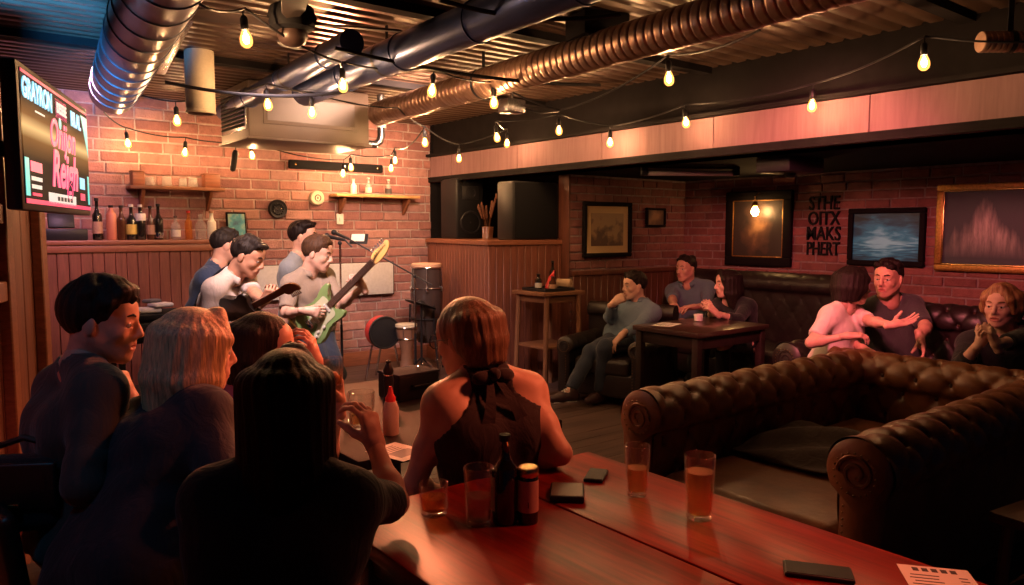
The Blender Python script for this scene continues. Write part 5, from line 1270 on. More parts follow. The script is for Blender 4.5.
def hairgeo(R, c, sc, style, seed=0, h=.0052):
    S = SDF(); st = style['kind']; L = style.get('len', .2); vol = style.get('vol', 1.)
    S.ell((0, -.020, .038), (.0835 * vol, .102 * vol, .092 * vol), .02); rg = random.Random(seed)
    if st == 'short':
        for i in range(style.get('tufts', 16)):
            a = rg.uniform(-2.6, 2.6); e = rg.uniform(.25, 1.3); q = V(.078 * math.sin(a) * math.cos(e), -.015 + .095 * math.cos(a) * math.cos(e), .04 + .088 * math.sin(e)); S.cone(q, q + V(rg.uniform(-.02, .02), rg.uniform(-.01, .03), rg.uniform(0, .012)), .020 * vol, .011 * vol, .015)
        q_ = style.get('quiff', 0.); S.cone((-.045, .052 + .003 * q_, .086 + .008 * q_), (.048, .056 + .004 * q_, .088 + .012 * q_), .017 + .009 * q_, .017 + .007 * q_, .02); S.cone((-.03, .015, .112 + .006 * q_), (.03, .02, .113 + .006 * q_), .018, .018, .02)
    else:
        lo_a, hi_a = style.get('arc', (-128, 128))
        for i in range(21):
            aa = math.radians(lo_a + (hi_a - lo_a) * i / 20); x, y = math.sin(aa), -math.cos(aa); fr = max(0, y)
            z1 = -L * (1 - .12 * fr) + rg.uniform(-.10, .04) * L; wv = rg.uniform(-.09, .09) * min(1, L / .3); flare = style.get('flare', 1.05)
            p0 = V(.076 * x, -.02 + .088 * y, .05); p1 = V(.078 * x * flare * (1 + wv), -.02 + .088 * y * flare * (1 + wv), (.05 + z1) / 2); p2 = V(.070 * x * flare * style.get('taper', 1) * (1 - wv), -.035 + .080 * y * flare * style.get('taper', 1) * (1 - wv), z1)
            S.cone(p0, p1, .024, .021, .028); S.cone(p1, p2, .021, .009, .022)
        if style.get('fringe', 1):
            for s_ in (-1, 1): S.cone((s_ * .012, .05, .112), (s_ * .066, .062, .045), .022, .016, .02); S.cone((s_ * .066, .060, .045), (s_ * .078, .036, -.03), .016, .014, .02)
    F, lo, ax = S.grid(h, 0, .012); X, Y, Z = np.meshgrid(*ax, indexing='ij')
    th = np.arctan2(X, -(Y + .02)); rr_ = np.clip((np.hypot(X, Y + .02) - .03) / .05, 0, 1); F = F + rr_ * (.0012 * np.sin(23 * th + 2 * np.sin(9 * Z + 2 * th)) + .0008 * np.sin(47 * th + 30 * Z))
    if st == 'short':
        nape = style.get('nape', -.085); fh = style.get('fh', .068); d = ((fh - nape) / .19 * (Y - .09) + fh - Z) / 1.2; F = np.maximum(F + .009 * np.clip(1 + d / .04, 0, 1), d)
    else:
        d = -((np.sqrt((X / .056) ** 2 + ((Y - .115) / .082) ** 2 + ((Z + .045) / .118) ** 2)) - 1) * .055; F = np.maximum(F, d)
    # keep the face clear
    d = -((np.sqrt((X / .062) ** 2 + ((Y - .10) / .055) ** 2 + ((Z + .04) / .095) ** 2)) - 1) * .05; F = np.maximum(F, d)
    v, f = surfnet(F, lo, h); return v * sc @ R.T + c, f
def handgeo(W, d, n, side, curl, sc=1., thumb=(.5, .5), spread=.09, h=.0042):
    d = nrm(d); n = nrm(n - d * (np.asarray(n) @ d)); s = np.cross(d, n) if side == 'R' else np.cross(n, d)
    S = SDF(); P = lambda a, b, c_: W + (d * a + s * b + n * c_) * sc
    lat = (.030, .0105, -.0095, -.028); lens = ((.042, .025, .021), (.046, .029, .022), (.043, .027, .021), (.033, .020, .018)); kn = (.088, .092, .087, .079); rad = (.0088, .009, .0087, .0078)
    cu = curl if isinstance(curl[0], (tuple, list)) else [curl] * 4
    for i in range(4):
        K = P(kn[i], lat[i], 0); S.cone(P(.006, lat[i] * .55, 0), K, .0155 * sc, .0118 * sc, .014)
        a = 0; p = K; dd0 = nrm(d + s * spread * (1.5 - i)); r = rad[i] * sc
        for j in range(3):
            a += math.radians(cu[i][j]); dr = dd0 * math.cos(a) + n * math.sin(a); q = p + dr * lens[i][j] * sc; S.cone(p, q, r * (1 - .07 * j), r * (.93 - .07 * j), .004); p = q
    S.cone(P(0, 0, 0), P(.05, 0, .004), .024 * sc, .026 * sc, .012)
    T0 = P(.020, .022, .006); td = nrm(d * .62 + s * (.75 - thumb[0] * .5) + n * (.25 + thumb[0] * .6)); T1 = T0 + td * .042 * sc; t2 = nrm(td * 1. + d * .6 * (1 - thumb[1]) + n * .5 * thumb[1] - s * .5 * thumb[1]); T2 = T1 + t2 * .032 * sc; T3 = T2 + nrm(t2 + n * .2 - s * .2 * thumb[1]) * .025 * sc
    S.cone(T0, T1, .0155 * sc, .012 * sc, .012); S.cone(T1, T2, .0115 * sc, .0105 * sc, .006); S.cone(T2, T3, .0105 * sc, .0085 * sc, .005)
    S.cone(P(-.04, 0, 0), P(.004, 0, 0), .0245 * sc, .0235 * sc, .02)
    F, lo, ax = S.grid(h, 0, .008); return surfnet(F, lo, h)
MADE = {}
def person(name_label, head, headdir, pelvis, face, arms, legs, skin, shirt, pants, hair, hairc, sc=1., hsc=1., roll=0., female=False, chest=None, sleeve=1.0, collar=False, style='tee', shoe=None, h=.012, neckback=.05, yaw_ch=None, lean_neck=None, eyec=None, fat=1., origin_z=0.):
    head = np.asarray(head, float); pelvis = np.asarray(pelvis, float); R = rotm(headdir, roll); fw = ang(face); lf = V(-fw[1], fw[0], 0); cf = ang(yaw_ch) if yaw_ch is not None else fw
    N = lean_neck if lean_neck is not None else head - R[:, 2] * .150 * sc * hsc - R[:, 1] * .030 * sc - cf * .02 * sc
    N = np.asarray(N, float); up = nrm(N - pelvis); cl = nrm(np.cross(up, cf)); cf2 = np.cross(cl, up); torso = np.linalg.norm(N - pelvis)
    t = thing('person', name_label, 'person', (pelvis[0], pelvis[1], origin_z)); org = V(pelvis[0], pelvis[1], origin_z)
    sw = (.155 if female else .182) * sc * fat; hw = (.088 if female else .085) * sc; gb = (.93 if female else 1.) * fat
    shp = {}
    Ch = pelvis + up * torso * .66 + cf2 * -.012 * sc; Wa = pelvis + up * torso * .32 + cf2 * .008
    sh = {s: N - up * .055 * sc + cl * sw * (1 if s == 'L' else -1) - cf2 * .005 for s in 'LR'}
    for s in 'LR':
        if arms.get(s) and arms[s].get('sh') is not None: sh[s] = sh[s] + np.asarray(arms[s]['sh'], float)
    def torso_p(S):
        S.cone(Ch + cl * .085 * sc * gb, Ch - cl * .085 * sc * gb, .108 * sc * gb, .108 * sc * gb, .06)
        S.cone(Wa + cl * .055 * sc * gb, Wa - cl * .055 * sc * gb, .102 * sc * gb * (.92 if female else 1), .102 * sc * gb * (.92 if female else 1), .10)
        S.cone(pelvis + cl * .070 * sc, pelvis - cl * .070 * sc, .115 * sc, .115 * sc, .10)
        for s_ in (1, -1):
            S.cone(Ch + cl * s_ * .085 * sc * gb, Wa + cl * s_ * .055 * sc, .10 * sc * gb, .09 * sc * gb, .07); S.cone(Wa + cl * s_ * .055 * sc, pelvis + cl * s_ * .075 * sc, .092 * sc * gb, .11 * sc, .07)
            S.cone(N + cl * s_ * .035 * sc + up * .015, sh['L' if s_ > 0 else 'R'] + up * .006, .05 * sc, .055 * sc, .05)
            S.cone(Ch + cl * s_ * .09 * sc * gb, sh['L' if s_ > 0 else 'R'] - up * .02, .085 * sc, .062 * sc, .06)
            if female: S.ball(Ch + cl * s_ * .068 * sc + cf2 * .072 * sc - up * .015, .062 * sc, .05)
    ua, fa = .285 * sc, .250 * sc; el, wr = {}, {}
    for s in 'LR':
        q = arms[s]
        if q.get('fix'): el[s], wr[s] = np.asarray(q['e'], float), np.asarray(q['w'], float); print('ARM', name_label[:30], s, round(np.linalg.norm(el[s] - sh[s]) / sc, 3), round(np.linalg.norm(wr[s] - el[s]) / sc, 3), 'sh', [round(z, 0) for z in PXY(sh[s])])
        else: el[s], wr[s] = ik(sh[s], q['w'], q['e'], ua, fa)
    hp, kn, an = {}, {}, {}
    for s in 'LR':
        hp[s] = pelvis + lf * hw * (1 if s == 'L' else -1) - up * .02 * sc; kn[s], an[s] = ik(hp[s], legs[s]['a'], legs[s]['k'], .43 * sc, .42 * sc)
    am = .9 if female else 1.
    B = SDF(); torso_p(B)
    for s in 'LR':
        B.cone(sh[s], el[s], .055 * sc * am, .040 * sc * am, .03); B.cone(el[s], wr[s], .041 * sc * am, .0255 * sc * am, .02); B.ell(sh[s] * .45 + el[s] * .55, (.043 * sc * am,) * 3, .03); m = el[s] * .72 + wr[s] * .28; B.ball(m, .041 * sc * am, .03)
        B.cone(hp[s], kn[s], .085 * sc, .058 * sc, .05); B.cone(kn[s], an[s], .056 * sc, .037 * sc, .03); B.ball(kn[s] * .7 + an[s] * .3 - 0, .055 * sc, .04)
        ft = legs[s].get('f', fw); B.cone(an[s] - V(0, 0, .03), an[s] + nrm(ft) * .15 * sc - V(0, 0, .052), .036 * sc, .03 * sc, .03)
    B.cone(N + up * .0, head - R[:, 2] * .06 * sc - R[:, 1] * .02 * sc, .056 * sc * (.9 if female else 1.02), .050 * sc * (.9 if female else 1.04), .035)
    g = Geo(); F, lo, ax = B.grid(h); v, f = surfnet(F, lo, h); g.add(v, f, 0)
    v, f, mi = headgeo(R, head, sc * hsc, .0055, female); g.add(v, f, mi)
    for s in 'LR':
        q = arms[s]
        if q.get('hand', 1): v, f = handgeo(wr[s], np.asarray(q.get('d', nrm(wr[s] - el[s]))), np.asarray(q.get('n', -V(0, 0, 1))), s, q.get('curl', (25, 30, 18)), sc * (.92 if female else 1.) * 1.04, q.get('th', (.5, .5)), q.get('spread', .09)); g.add(v, f, 0)
    g.build('body', [skin, M['lips']], t, org)
    # eyes and brows
    for x in (-1, 1):
        mb = MB(); c0 = V(x * .0315, .0755, .0040); mb.sphere(c0, .0125, M['eyewhite'], 14, 10); mb.sphere(c0 + V(0, .0058, 0), .0078, M['iris'], 12, 8)
        mb.bm.transform(Matrix.Translation(head - org) @ Matrix(R.tolist()).to_4x4() @ Matrix.Scale(sc * hsc, 4)); mb.build('eye', None, t, sharp=False)
    mb = MB()
    for x in (-1, 1): mb.tube([(x * .014, .092, .030), (x * .030, .0905, .036), (x * .046, .078, .031)], [.0035, .0042, .0025], hairc, 6)
    mb.bm.transform(Matrix.Translation(head - org) @ Matrix(R.tolist()).to_4x4() @ Matrix.Scale(sc * hsc, 4)); mb.build('eyebrows', None, t, sharp=False)
    v, f = hairgeo(R, head, sc * hsc, hair, hash(round(float(head[0]) * 100)) % 97); g = Geo(); g.add(v, f, 0); g.build('hair', [hairc], t, org)
    # shirt
    S = SDF(); torso_p(S)
    if sleeve > 0:
        for s in 'LR':
            f1 = min(sleeve, 1.); S.cone(sh[s], sh[s] + (el[s] - sh[s]) * f1, .060 * sc * am, (.060 - .012 * f1) * sc * am, .03)
            if sleeve > 1: S.cone(el[s], el[s] + (wr[s] - el[s]) * (sleeve - 1), .048 * sc * am, (.048 - .013 * (sleeve - 1)) * sc * am, .02)
    offc = .018 if style == 'jacket' else .011
    F, lo, ax = S.grid(h, offc); X, Y, Z = np.meshgrid(*ax, indexing='ij')
    def plane(p, nv): return (X - p[0]) * nv[0] + (Y - p[1]) * nv[1] + (Z - p[2]) * nv[2]
    # folds
    F = F + .0035 * np.sin(38 * (X * cl[0] + Y * cl[1]) + 22 * Z + 2.2 * np.sin(17 * Z + 9 * X)) * np.clip((plane(Ch, -up) + .12) / .2, 0, 1)
    nb = N + up * .055 * sc + cf2 * .03; r_ = (.072 if collar else .088 if style != 'v' else .10) * sc * (.95 if female else 1.); F = np.maximum(F, r_ - np.sqrt((X - nb[0]) ** 2 + (Y - nb[1]) ** 2 + (Z - nb[2]) ** 2))
    if style == 'halter':
        for s in 'LR':
            q = sh[s] + up * .035 + cl * (.03 if s == 'L' else -.03); F = np.maximum(F, .122 * sc - np.sqrt((X - q[0]) ** 2 + (Y - q[1]) ** 2 + ((Z - q[2]) * .78) ** 2))
    F = np.maximum(F, plane(pelvis - up * (.045 if style != 'jacket' else .09) * sc, -up))
    if sleeve > 0:
        for s in 'LR':
            a_, b_ = (sh[s], el[s]) if sleeve <= 1 else (el[s], wr[s]); fr = sleeve if sleeve <= 1 else sleeve - 1; cpt = a_ + (b_ - a_) * fr; dv = nrm(b_ - a_); d = plane(cpt, dv); near = np.sqrt((X - cpt[0]) ** 2 + (Y - cpt[1]) ** 2 + (Z - cpt[2]) ** 2) < .10
            F = np.where(near & (d > 0), np.maximum(F, d), F)
    v, f = surfnet(F, lo, h); g = Geo(); g.add(v, f, 0); so = g.build('jacket' if style == 'jacket' else ('top' if female else 'shirt'), [shirt], t, org)
    if collar:
        mb = MB(); n_ = 26; pr = [(.060, .042), (.072, .056), (.092, .012), (.086, .006)]; rows = []
        for r0, z0 in pr:
            row = []
            for i in range(n_):
                a = math.radians(28 + 304 * i / (n_ - 1)); dv = cf2 * math.cos(a) + cl * math.sin(a); row.append(N + up * (z0 - .03 * max(0, math.cos(a)) ** 2) * sc + dv * r0 * sc * 1.04 + cf2 * .012 - org)
            rows.append(row)
        mb.grid(np.array(rows), collar if not isinstance(collar, bool) else shirt); bmesh.ops.recalc_face_normals(mb.bm, faces=mb.bm.faces); bmesh.ops.solidify(mb.bm, geom=mb.bm.faces[:], thickness=.004); bmesh.ops.recalc_face_normals(mb.bm, faces=mb.bm.faces); mb.build('collar', None, so, sharp=False)
    S = SDF(); S.cone(pelvis + cl * .070 * sc, pelvis - cl * .070 * sc, .115 * sc, .115 * sc, .08); S.cone(pelvis + up * .1 + cl * .05 * sc, pelvis + up * .1 - cl * .05 * sc, .092 * sc, .092 * sc, .08)
    for s in 'LR': S.cone(hp[s], kn[s], .088 * sc, .064 * sc, .05); S.cone(kn[s], an[s], .062 * sc, .052 * sc, .03)
    F, lo, ax = S.grid(h * 1.15, .007); X, Y, Z = np.meshgrid(*ax, indexing='ij'); F = np.maximum(F, plane(pelvis + up * .11 * sc, up)); F = F + .003 * np.sin(40 * Z + 20 * X)
    for s in 'LR':
        dv = nrm(an[s] - kn[s]); d = plane(an[s] - dv * .02, dv); near = np.sqrt((X - an[s][0]) ** 2 + (Y - an[s][1]) ** 2 + (Z - an[s][2]) ** 2) < .12; F = np.where(near & (d > 0), np.maximum(F, d), F)
    v, f = surfnet(F, lo, h * 1.15); g = Geo(); g.add(v, f, 0); g.build('trousers', [pants], t, org)
    for s in 'LR':
        ft = nrm(legs[s].get('f', fw)); S = SDF(); A_ = an[s]; S.cone(A_ - V(0, 0, .0) - ft * .02, A_ - V(0, 0, .045) - ft * .03, .045 * sc, .042 * sc, .03); S.cone(A_ - V(0, 0, .045) - ft * .035, A_ + ft * .09 * sc - V(0, 0, .052), .042 * sc, .044 * sc, .03); S.cone(A_ + ft * .09 * sc - V(0, 0, .052), A_ + ft * .165 * sc - V(0, 0, .062), .044 * sc, .032 * sc, .02)
        F, lo, ax = S.grid(.008, .004); X, Y, Z = np.meshgrid(*ax, indexing='ij'); F = np.maximum(F, plane(A_ - V(0, 0, .098 * sc), -V(0, 0, 1))) if legs[s].get('flat', 1) else F
        v, f = surfnet(F, lo, .008); g = Geo(); g.add(v, f, 0); sh_o = g.build('shoe', [shoe or M['black']], t, org)
        if legs[s].get('laces'):
            mb = MB(); sd = nrm(np.cross(ft, (0, 0, 1)))
            for i in range(5):
                c_ = A_ + ft * (.035 + .022 * i) + V(0, 0, .010 - .011 * i) - org
                mb.tube([c_ - sd * .026, c_ + V(0, 0, .012), c_ + sd * .026 + ft * .012], .0038, M['labelw'], 6); mb.tube([c_ + sd * .026, c_ + V(0, 0, .012), c_ - sd * .026 + ft * .012], .0038, M['labelw'], 6)
            mb.build('laces', None, sh_o)
            mb = MB(); mb.tube([A_ - V(0, 0, .088) - ft * .05 - org, A_ - V(0, 0, .088) + ft * .17 - org], [.040, .034], M['labelw'], 12); bmesh.ops.scale(mb.bm, vec=(1, 1, .25), space=Matrix.Translation(-Vector(A_ - V(0, 0, .088) - org)), verts=mb.bm.verts); mb.build('sole', None, sh_o)
    MADE[name_label] = dict(t=t, org=org, N=N, up=up, cl=cl, cf=cf2, sh=sh, el=el, wr=wr, Ch=Ch, R=R, head=head, kn=kn, an=an, pelvis=pelvis, sc=sc)
    return MADE[name_label]
# ------------------------------------------------------------------ the people
F_ = fabric
HK = hairm('hair_black', (.022, .016, .014)); HB = hairm('hair_brown', (.07, .035, .02)); HL = hairm('hair_blonde', (.70, .46, .24)); HR = hairm('hair_auburn', (.20, .115, .065)); HS = hairm('hair_sandy', (.34, .17, .075)); HD = hairm('hair_dark_brown', (.014, .008, .007))
CL = dict(olive=F_('cloth_olive', (.055, .055, .05)), jacket=F_('cloth_dark_jacket', (.030, .028, .034)), pink=F_('cloth_pink', (.42, .13, .17)), blacktop=F_('cloth_black_top', (.014, .014, .018)), halter=F_('cloth_halter', (.028, .018, .024)), bluesh=F_('cloth_blue_shirt', (.13, .19, .26)), polo=F_('cloth_blue_polo', (.10, .15, .20)), white=F_('cloth_white', (.68, .60, .56)), cream=F_('cloth_cream', (.54, .45, .42)), greyt=F_('cloth_grey_tee', (.06, .06, .064)), greyb=F_('cloth_grey_blue', (.22, .24, .26)), tan=F_('cloth_tan_polo', (.27, .215, .175)), navy=F_('cloth_navy', (.025, .04, .085)), jeans=F_('cloth_jeans', (.028, .038, .065)), dark=F_('cloth_dark_trousers', (.018, .018, .024)))
SK, SF, ST_ = M['skin'], M['skin_fair'], M['skin_tan']
UP = V(0, 0, 1)
def dirv(a, pitch=0): return ang(a) * math.cos(math.radians(pitch)) + V(0, 0, math.sin(math.radians(pitch)))
def seat_legs(pel, face, zf=.08, spread=.12, kneeout=.42, zk=None):
    f = ang(face); l = V(-f[1], f[0], 0); o = {}
    for s, g in (('L', 1), ('R', -1)):
        o[s] = dict(a=np.array([pel[0], pel[1], 0]) + f * (kneeout + .02) + l * g * spread + V(0, 0, zf + .02), k=pel + f * .6 + l * g * spread + V(0, 0, .15))
    return o
def stand_legs(pel, face, spread=.10):
    f = ang(face); l = V(-f[1], f[0], 0)
    return {s: dict(a=np.array([pel[0], pel[1], 0]) + l * g * spread + V(0, 0, .10), k=pel + f * .5 - V(0, 0, .4)) for s, g in (('L', 1), ('R', -1))}
SHORT = dict(kind='short'); 
def at_pk(x, z, k): 
    y = 230.; 
    p = pk(x, 292.5, k); return V(p[0], p[1], z)

# --- the band
pel = at_pk(207, .77, 6.15)
person('person in a dark navy jacket seated behind the guitarist in white', pk(226, 246, 6.0), dirv(-5, -8), pel, -40,
    dict(L=dict(w=pk(240, 335, 5.95), e=pk(230, 320, 5.9)), R=dict(w=pk(205, 338, 5.9), e=pk(184, 318, 6.0))), seat_legs(pel, -40), SK, CL['navy'], CL['dark'], SHORT, HK, hsc=1.06, sleeve=1.9, style='jacket')
pel = at_pk(212, .68, 5.5)
person('person in a cream short-sleeved shirt playing a dark guitar, head bowed', pk(248, 257, 5.35), dirv(-42, -24), pel, -52,
    dict(L=dict(w=pk(268, 308, 5.02), e=pk(258, 335, 5.1), d=pk(280, 292, 5.0) - pk(268, 308, 5.02), n=_r * .2 + V(0, 0, .6) + _f * .3, curl=(55, 60, 40)), R=dict(w=pk(234, 326, 5.12), e=pk(192, 338, 5.3), d=_r * .9 + V(0, 0, .1), n=_f, curl=(40, 45, 30))), seat_legs(pel, -52), ST_, CL['cream'], CL['dark'], dict(kind='short', vol=1.03, quiff=.7), HK, hsc=1.12, sc=1.02, sleeve=.85, collar=True)
pel = at_pk(298, .85, 6.45)
person('person in a grey-blue T-shirt standing at the back microphone', pk(304, 237, 6.3), dirv(-36, 0), pel, -45,
    dict(L=dict(w=pk(322, 312, 6.2), e=pk(322, 295, 6.35)), R=dict(w=pk(284, 330, 6.25), e=pk(279, 302, 6.4))), stand_legs(pel, -45), SK, CL['greyb'], CL['jeans'], dict(kind='short', vol=1.04, quiff=.6), HD, hsc=1.08, sleeve=.85)
pel = at_pk(312, .79, 5.9)
person('person in a tan polo shirt singing and playing the green guitar', pk(318, 254, 5.8), dirv(-46, -14), pel, -72,
    dict(L=dict(fix=1, w=pk(363, 287, 5.37), e=pk(340, 306, 5.62), d=V(0, 0, .8) - _r * .35 - _f * .1, n=-_r * .6 - _f * .6 - V(0, 0, .2), curl=(60, 65, 40)), R=dict(fix=1, w=pk(306, 311, 5.31), e=pk(286, 313, 5.56), d=_r + V(0, 0, -.12), n=_f, curl=(38, 45, 30), th=(.7, .3))), stand_legs(pel, -72), SF, CL['tan'], CL['jeans'], dict(kind='short', vol=1.06, nape=-.10, quiff=.3), HB, sc=.94, hsc=1.16, sleeve=.85, collar=True)
SG = MADE['person in a tan polo shirt singing and playing the green guitar']; WG = MADE['person in a cream short-sleeved shirt playing a dark guitar, head bowed']

# --- the audience near the camera
pel = at_pk(70, .60, 2.28)
person('person in a dark olive T-shirt at far left, chin on hand', pk(103, 322, 2.38), dirv(-28, -8), pel, 8,
    dict(L=dict(w=pk(131, 402, 2.46), e=pk(150, 450, 2.55), d=V(0, 0, .8) - _r * .25 , n=-_r * .7 - _f * .1, curl=(60, 75, 45), th=(.3, .5)), R=dict(w=pk(160, 520, 2.25), e=pk(92, 500, 2.10))), seat_legs(pel, 8), SK, CL['olive'], CL['dark'], dict(kind='short', vol=1.09, tufts=30, nape=-.10, quiff=1.), HK, hsc=1.06, h=.011, sleeve=1.12)
pel = at_pk(105, .62, 2.0)
person('blonde person in a dark jacket leaning forward, seen from behind', pk(197, 352, 2.36), dirv(0, -6), pel, 25,
    dict(L=dict(w=pk(235, 470, 2.62), e=pk(205, 470, 2.6)), R=dict(w=pk(235, 520, 2.25), e=pk(225, 500, 2.0))), seat_legs(pel, 25), SF, CL['jacket'], CL['dark'], dict(kind='long', len=.19, flare=1.12, vol=1.04), HL, female=True, hsc=1.07, h=.011, sleeve=1.9, style='jacket')
pel = at_pk(236, .50, 2.84)
person('dark-haired person in a pink top raising a glass, between the other listeners', pk(266, 348, 2.86), dirv(-32, -6), pel, 22,
    dict(R=dict(w=pk(338, 404, 2.74), e=pk(322, 450, 2.75), d=V(0, 0, .9) - _r * .1, n=-_f * .7 - _r * .5, curl=(38, 42, 26), th=(.7, .4)), L=dict(w=pk(316, 362, 2.98), e=pk(296, 420, 3.05), d=V(0, 0, 1) - _r * .2, n=-_r * .8, curl=(30, 40, 25))), seat_legs(pel, 30), SK, CL['pink'], CL['dark'], dict(kind='long', len=.12, vol=1.02, arc=(-128, 88), fringe=0), HK, female=True, hsc=1.02, sc=1.03, sleeve=.8, lean_neck=pk(254, 379, 2.84))
PW = MADE['dark-haired person in a pink top raising a glass, between the other listeners']
pel = at_pk(262, .48, 1.70)
person('long-haired person in a black top seen from behind, elbow on the foreground table', pk(288, 404, 1.84), dirv(55, -4), pel, 60,
    dict(R=dict(fix=1, w=pk(375, 444, 2.12), e=pk(394, 503, 1.98), d=V(0, 0, .95) - _r * .22 + _f * .1, n=-_r * .75 + _f * .35, curl=(40, 42, 26), th=(.7, .4)), L=dict(w=pk(312, 566, 1.78), e=pk(205, 590, 1.66), d=_r * .8 + V(0, 0, -.3), n=-V(0, 0, 1.))), seat_legs(pel, 60), SF, CL['blacktop'], CL['dark'], dict(kind='long', len=.34, taper=.96, flare=1.0, vol=1.0, arc=(-115, 115)), HD, female=True, hsc=1.08, h=.010, sleeve=.9)
BW = MADE['long-haired person in a black top seen from behind, elbow on the foreground table']
pel = at_pk(500, .50, 2.46)
person('short-haired person in a black halter top with a neck bow, seen from behind', pk(466, 339, 2.60), dirv(108, -10), pel, 80,
    dict(L=dict(fix=1, w=pk(440, 492, 2.72), e=pk(414, 486, 2.45)), R=dict(fix=1, w=pk(512, 468, 2.64), e=pk(560, 453, 2.48), d=-_r + _f * .2)), seat_legs(pel, 80), SF, CL['halter'], CL['dark'], dict(kind='long', len=.07, flare=1.02, vol=1.04, arc=(-75, 120), fringe=0), HR, female=True, hsc=1.06, sc=1.03, h=.010, sleeve=0, style='halter', lean_neck=pk(484, 380, 2.56))
HW_ = MADE['short-haired person in a black halter top with a neck bow, seen from behind']

# --- the people on the sofas
pel = at_pk(624, .54, 6.95)
lg = dict(R=dict(a=pk(570, 391, 6.55), k=pk(575, 310, 6.3), f=-_r * .9 - _f * .4, laces=1), L=dict(a=pk(600, 392, 6.7), k=pk(590, 320, 6.3), f=-_r * .6 - _f * .6))
person('person in a blue shirt and jeans slouched in the armchair, hand at mouth', pk(634, 286, 7.0), dirv(163, -3), pel, 188,
    dict(R=dict(w=pk(614, 303, 6.72), e=pk(598, 330, 6.65), d=V(0, 0, .5) + _r * .75, n=_r * .4 + _f * .6, curl=(55, 65, 40)), L=dict(w=pk(622, 335, 6.55), e=pk(656, 332, 6.75), d=-_r * .55 - V(0, 0, .6), n=_f * .2 - V(0, 0, .6) + _r * .3, curl=(18, 22, 12), spread=.16)), lg, SF, CL['bluesh'], CL['jeans'], dict(kind='short', vol=1.06, nape=-.08), HK, hsc=1.06, sleeve=1.85, collar=True, shoe=plain('red_black_shoe', (.035, .012, .014), .5))
pel = at_pk(697, .52, 8.1)
person('person in a blue polo shirt sitting in the alcove corner', pk(686, 269, 8.0), dirv(178, -2), pel, 200,
    dict(R=dict(w=pk(674, 306, 7.58), e=pk(666, 312, 7.8), d=-_r * .2 - _f * .8, curl=(20, 25, 15)), L=dict(w=pk(694, 307, 7.55), e=pk(712, 310, 7.75), d=-_r * .75 - _f * .4, curl=(20, 25, 15))), seat_legs(pel, 200), SK, CL['polo'], CL['dark'], SHORT, HK, sc=1.06, hsc=1.06, sleeve=.9, collar=True)
pel = at_pk(742, .52, 7.1)
person('black-haired person in a black top with clasped hands at the lounge table', pk(727, 284, 7.0), dirv(152, -4), pel, 180,
    dict(R=dict(w=pk(712, 311, 6.72), e=pk(700, 330, 6.75), d=-_r * .45 + V(0, 0, .8), n=_f * .9, curl=(55, 60, 35)), L=dict(w=pk(716, 313, 6.62), e=pk(738, 334, 6.6), d=-_r * .7 + V(0, 0, .7), n=-_r * .6 + _f * .7, curl=(50, 55, 30))), seat_legs(pel, 180), SF, CL['blacktop'], CL['dark'], dict(kind='long', len=.20, vol=1.03), HK, female=True, hsc=1.08, sleeve=1.45, style='v')
pel = at_pk(834, .545, 5.55)
person('person with black bob in a white T-shirt gesturing on the sofa', pk(853, 286, 5.5), dirv(-38, -6), pel, 268,
    dict(R=dict(w=pk(848, 336, 5.2), e=pk(806, 350, 5.3), d=_r * .9 - _f * .3 + V(0, 0, .1), n=-V(0, 0, 1) + _f * .3, curl=(35, 40, 22)), L=dict(w=pk(893, 325, 5.08), e=pk(872, 342, 5.15), d=_r * .95 + V(0, 0, .22) - _f * .1, n=V(0, 0, .85) - _f * .4, curl=(12, 14, 8), th=(.2, .1))), seat_legs(pel, 205, kneeout=.46), SF, CL['white'], CL['dark'], dict(kind='long', len=.10, flare=1.06, vol=1.05, arc=(-125, 125)), HK, female=True, hsc=1.10, roll=.14, sleeve=.75, style='v')
pel = at_pk(893, .54, 5.75)
person('person in a dark grey T-shirt beside the one in white', pk(888, 279, 5.65), dirv(183, -3), pel, 232,
    dict(L=dict(w=pk(920, 338, 5.28), e=pk(930, 328, 5.5), d=-V(0, 0, .8) - _f * .3 + _r * .12, n=-_r * .7 + _f * .4, curl=(22, 26, 15)), R=dict(w=pk(862, 348, 5.4), e=pk(850, 335, 5.6))), seat_legs(pel, 190, kneeout=.54), SK, CL['greyt'], CL['dark'], SHORT, HK, hsc=1.12, sc=1.03, sleeve=.85)
pel = at_pk(1012, .54, 4.85)
person('blond person in a black shirt at the right edge, chin on fist', pk(1001, 306, 4.7), dirv(180, -3), pel, 215,
    dict(R=dict(w=pk(981, 341, 4.48), e=pk(962, 372, 4.5), d=V(0, 0, .75) + _r * .5, n=_r * .35 + _f * .7, curl=(65, 75, 45)), L=dict(w=pk(996, 344, 4.42), e=pk(1022, 375, 4.45), d=V(0, 0, .8) - _r * .35, n=_f * .5 - _r * .6, curl=(60, 70, 40))), seat_legs(pel, 185, kneeout=.50), SF, CL['blacktop'], CL['dark'], dict(kind='long', len=.075, flare=1.04, vol=1.06, arc=(-105, 105)), HS, hsc=1.10, sleeve=1.45)

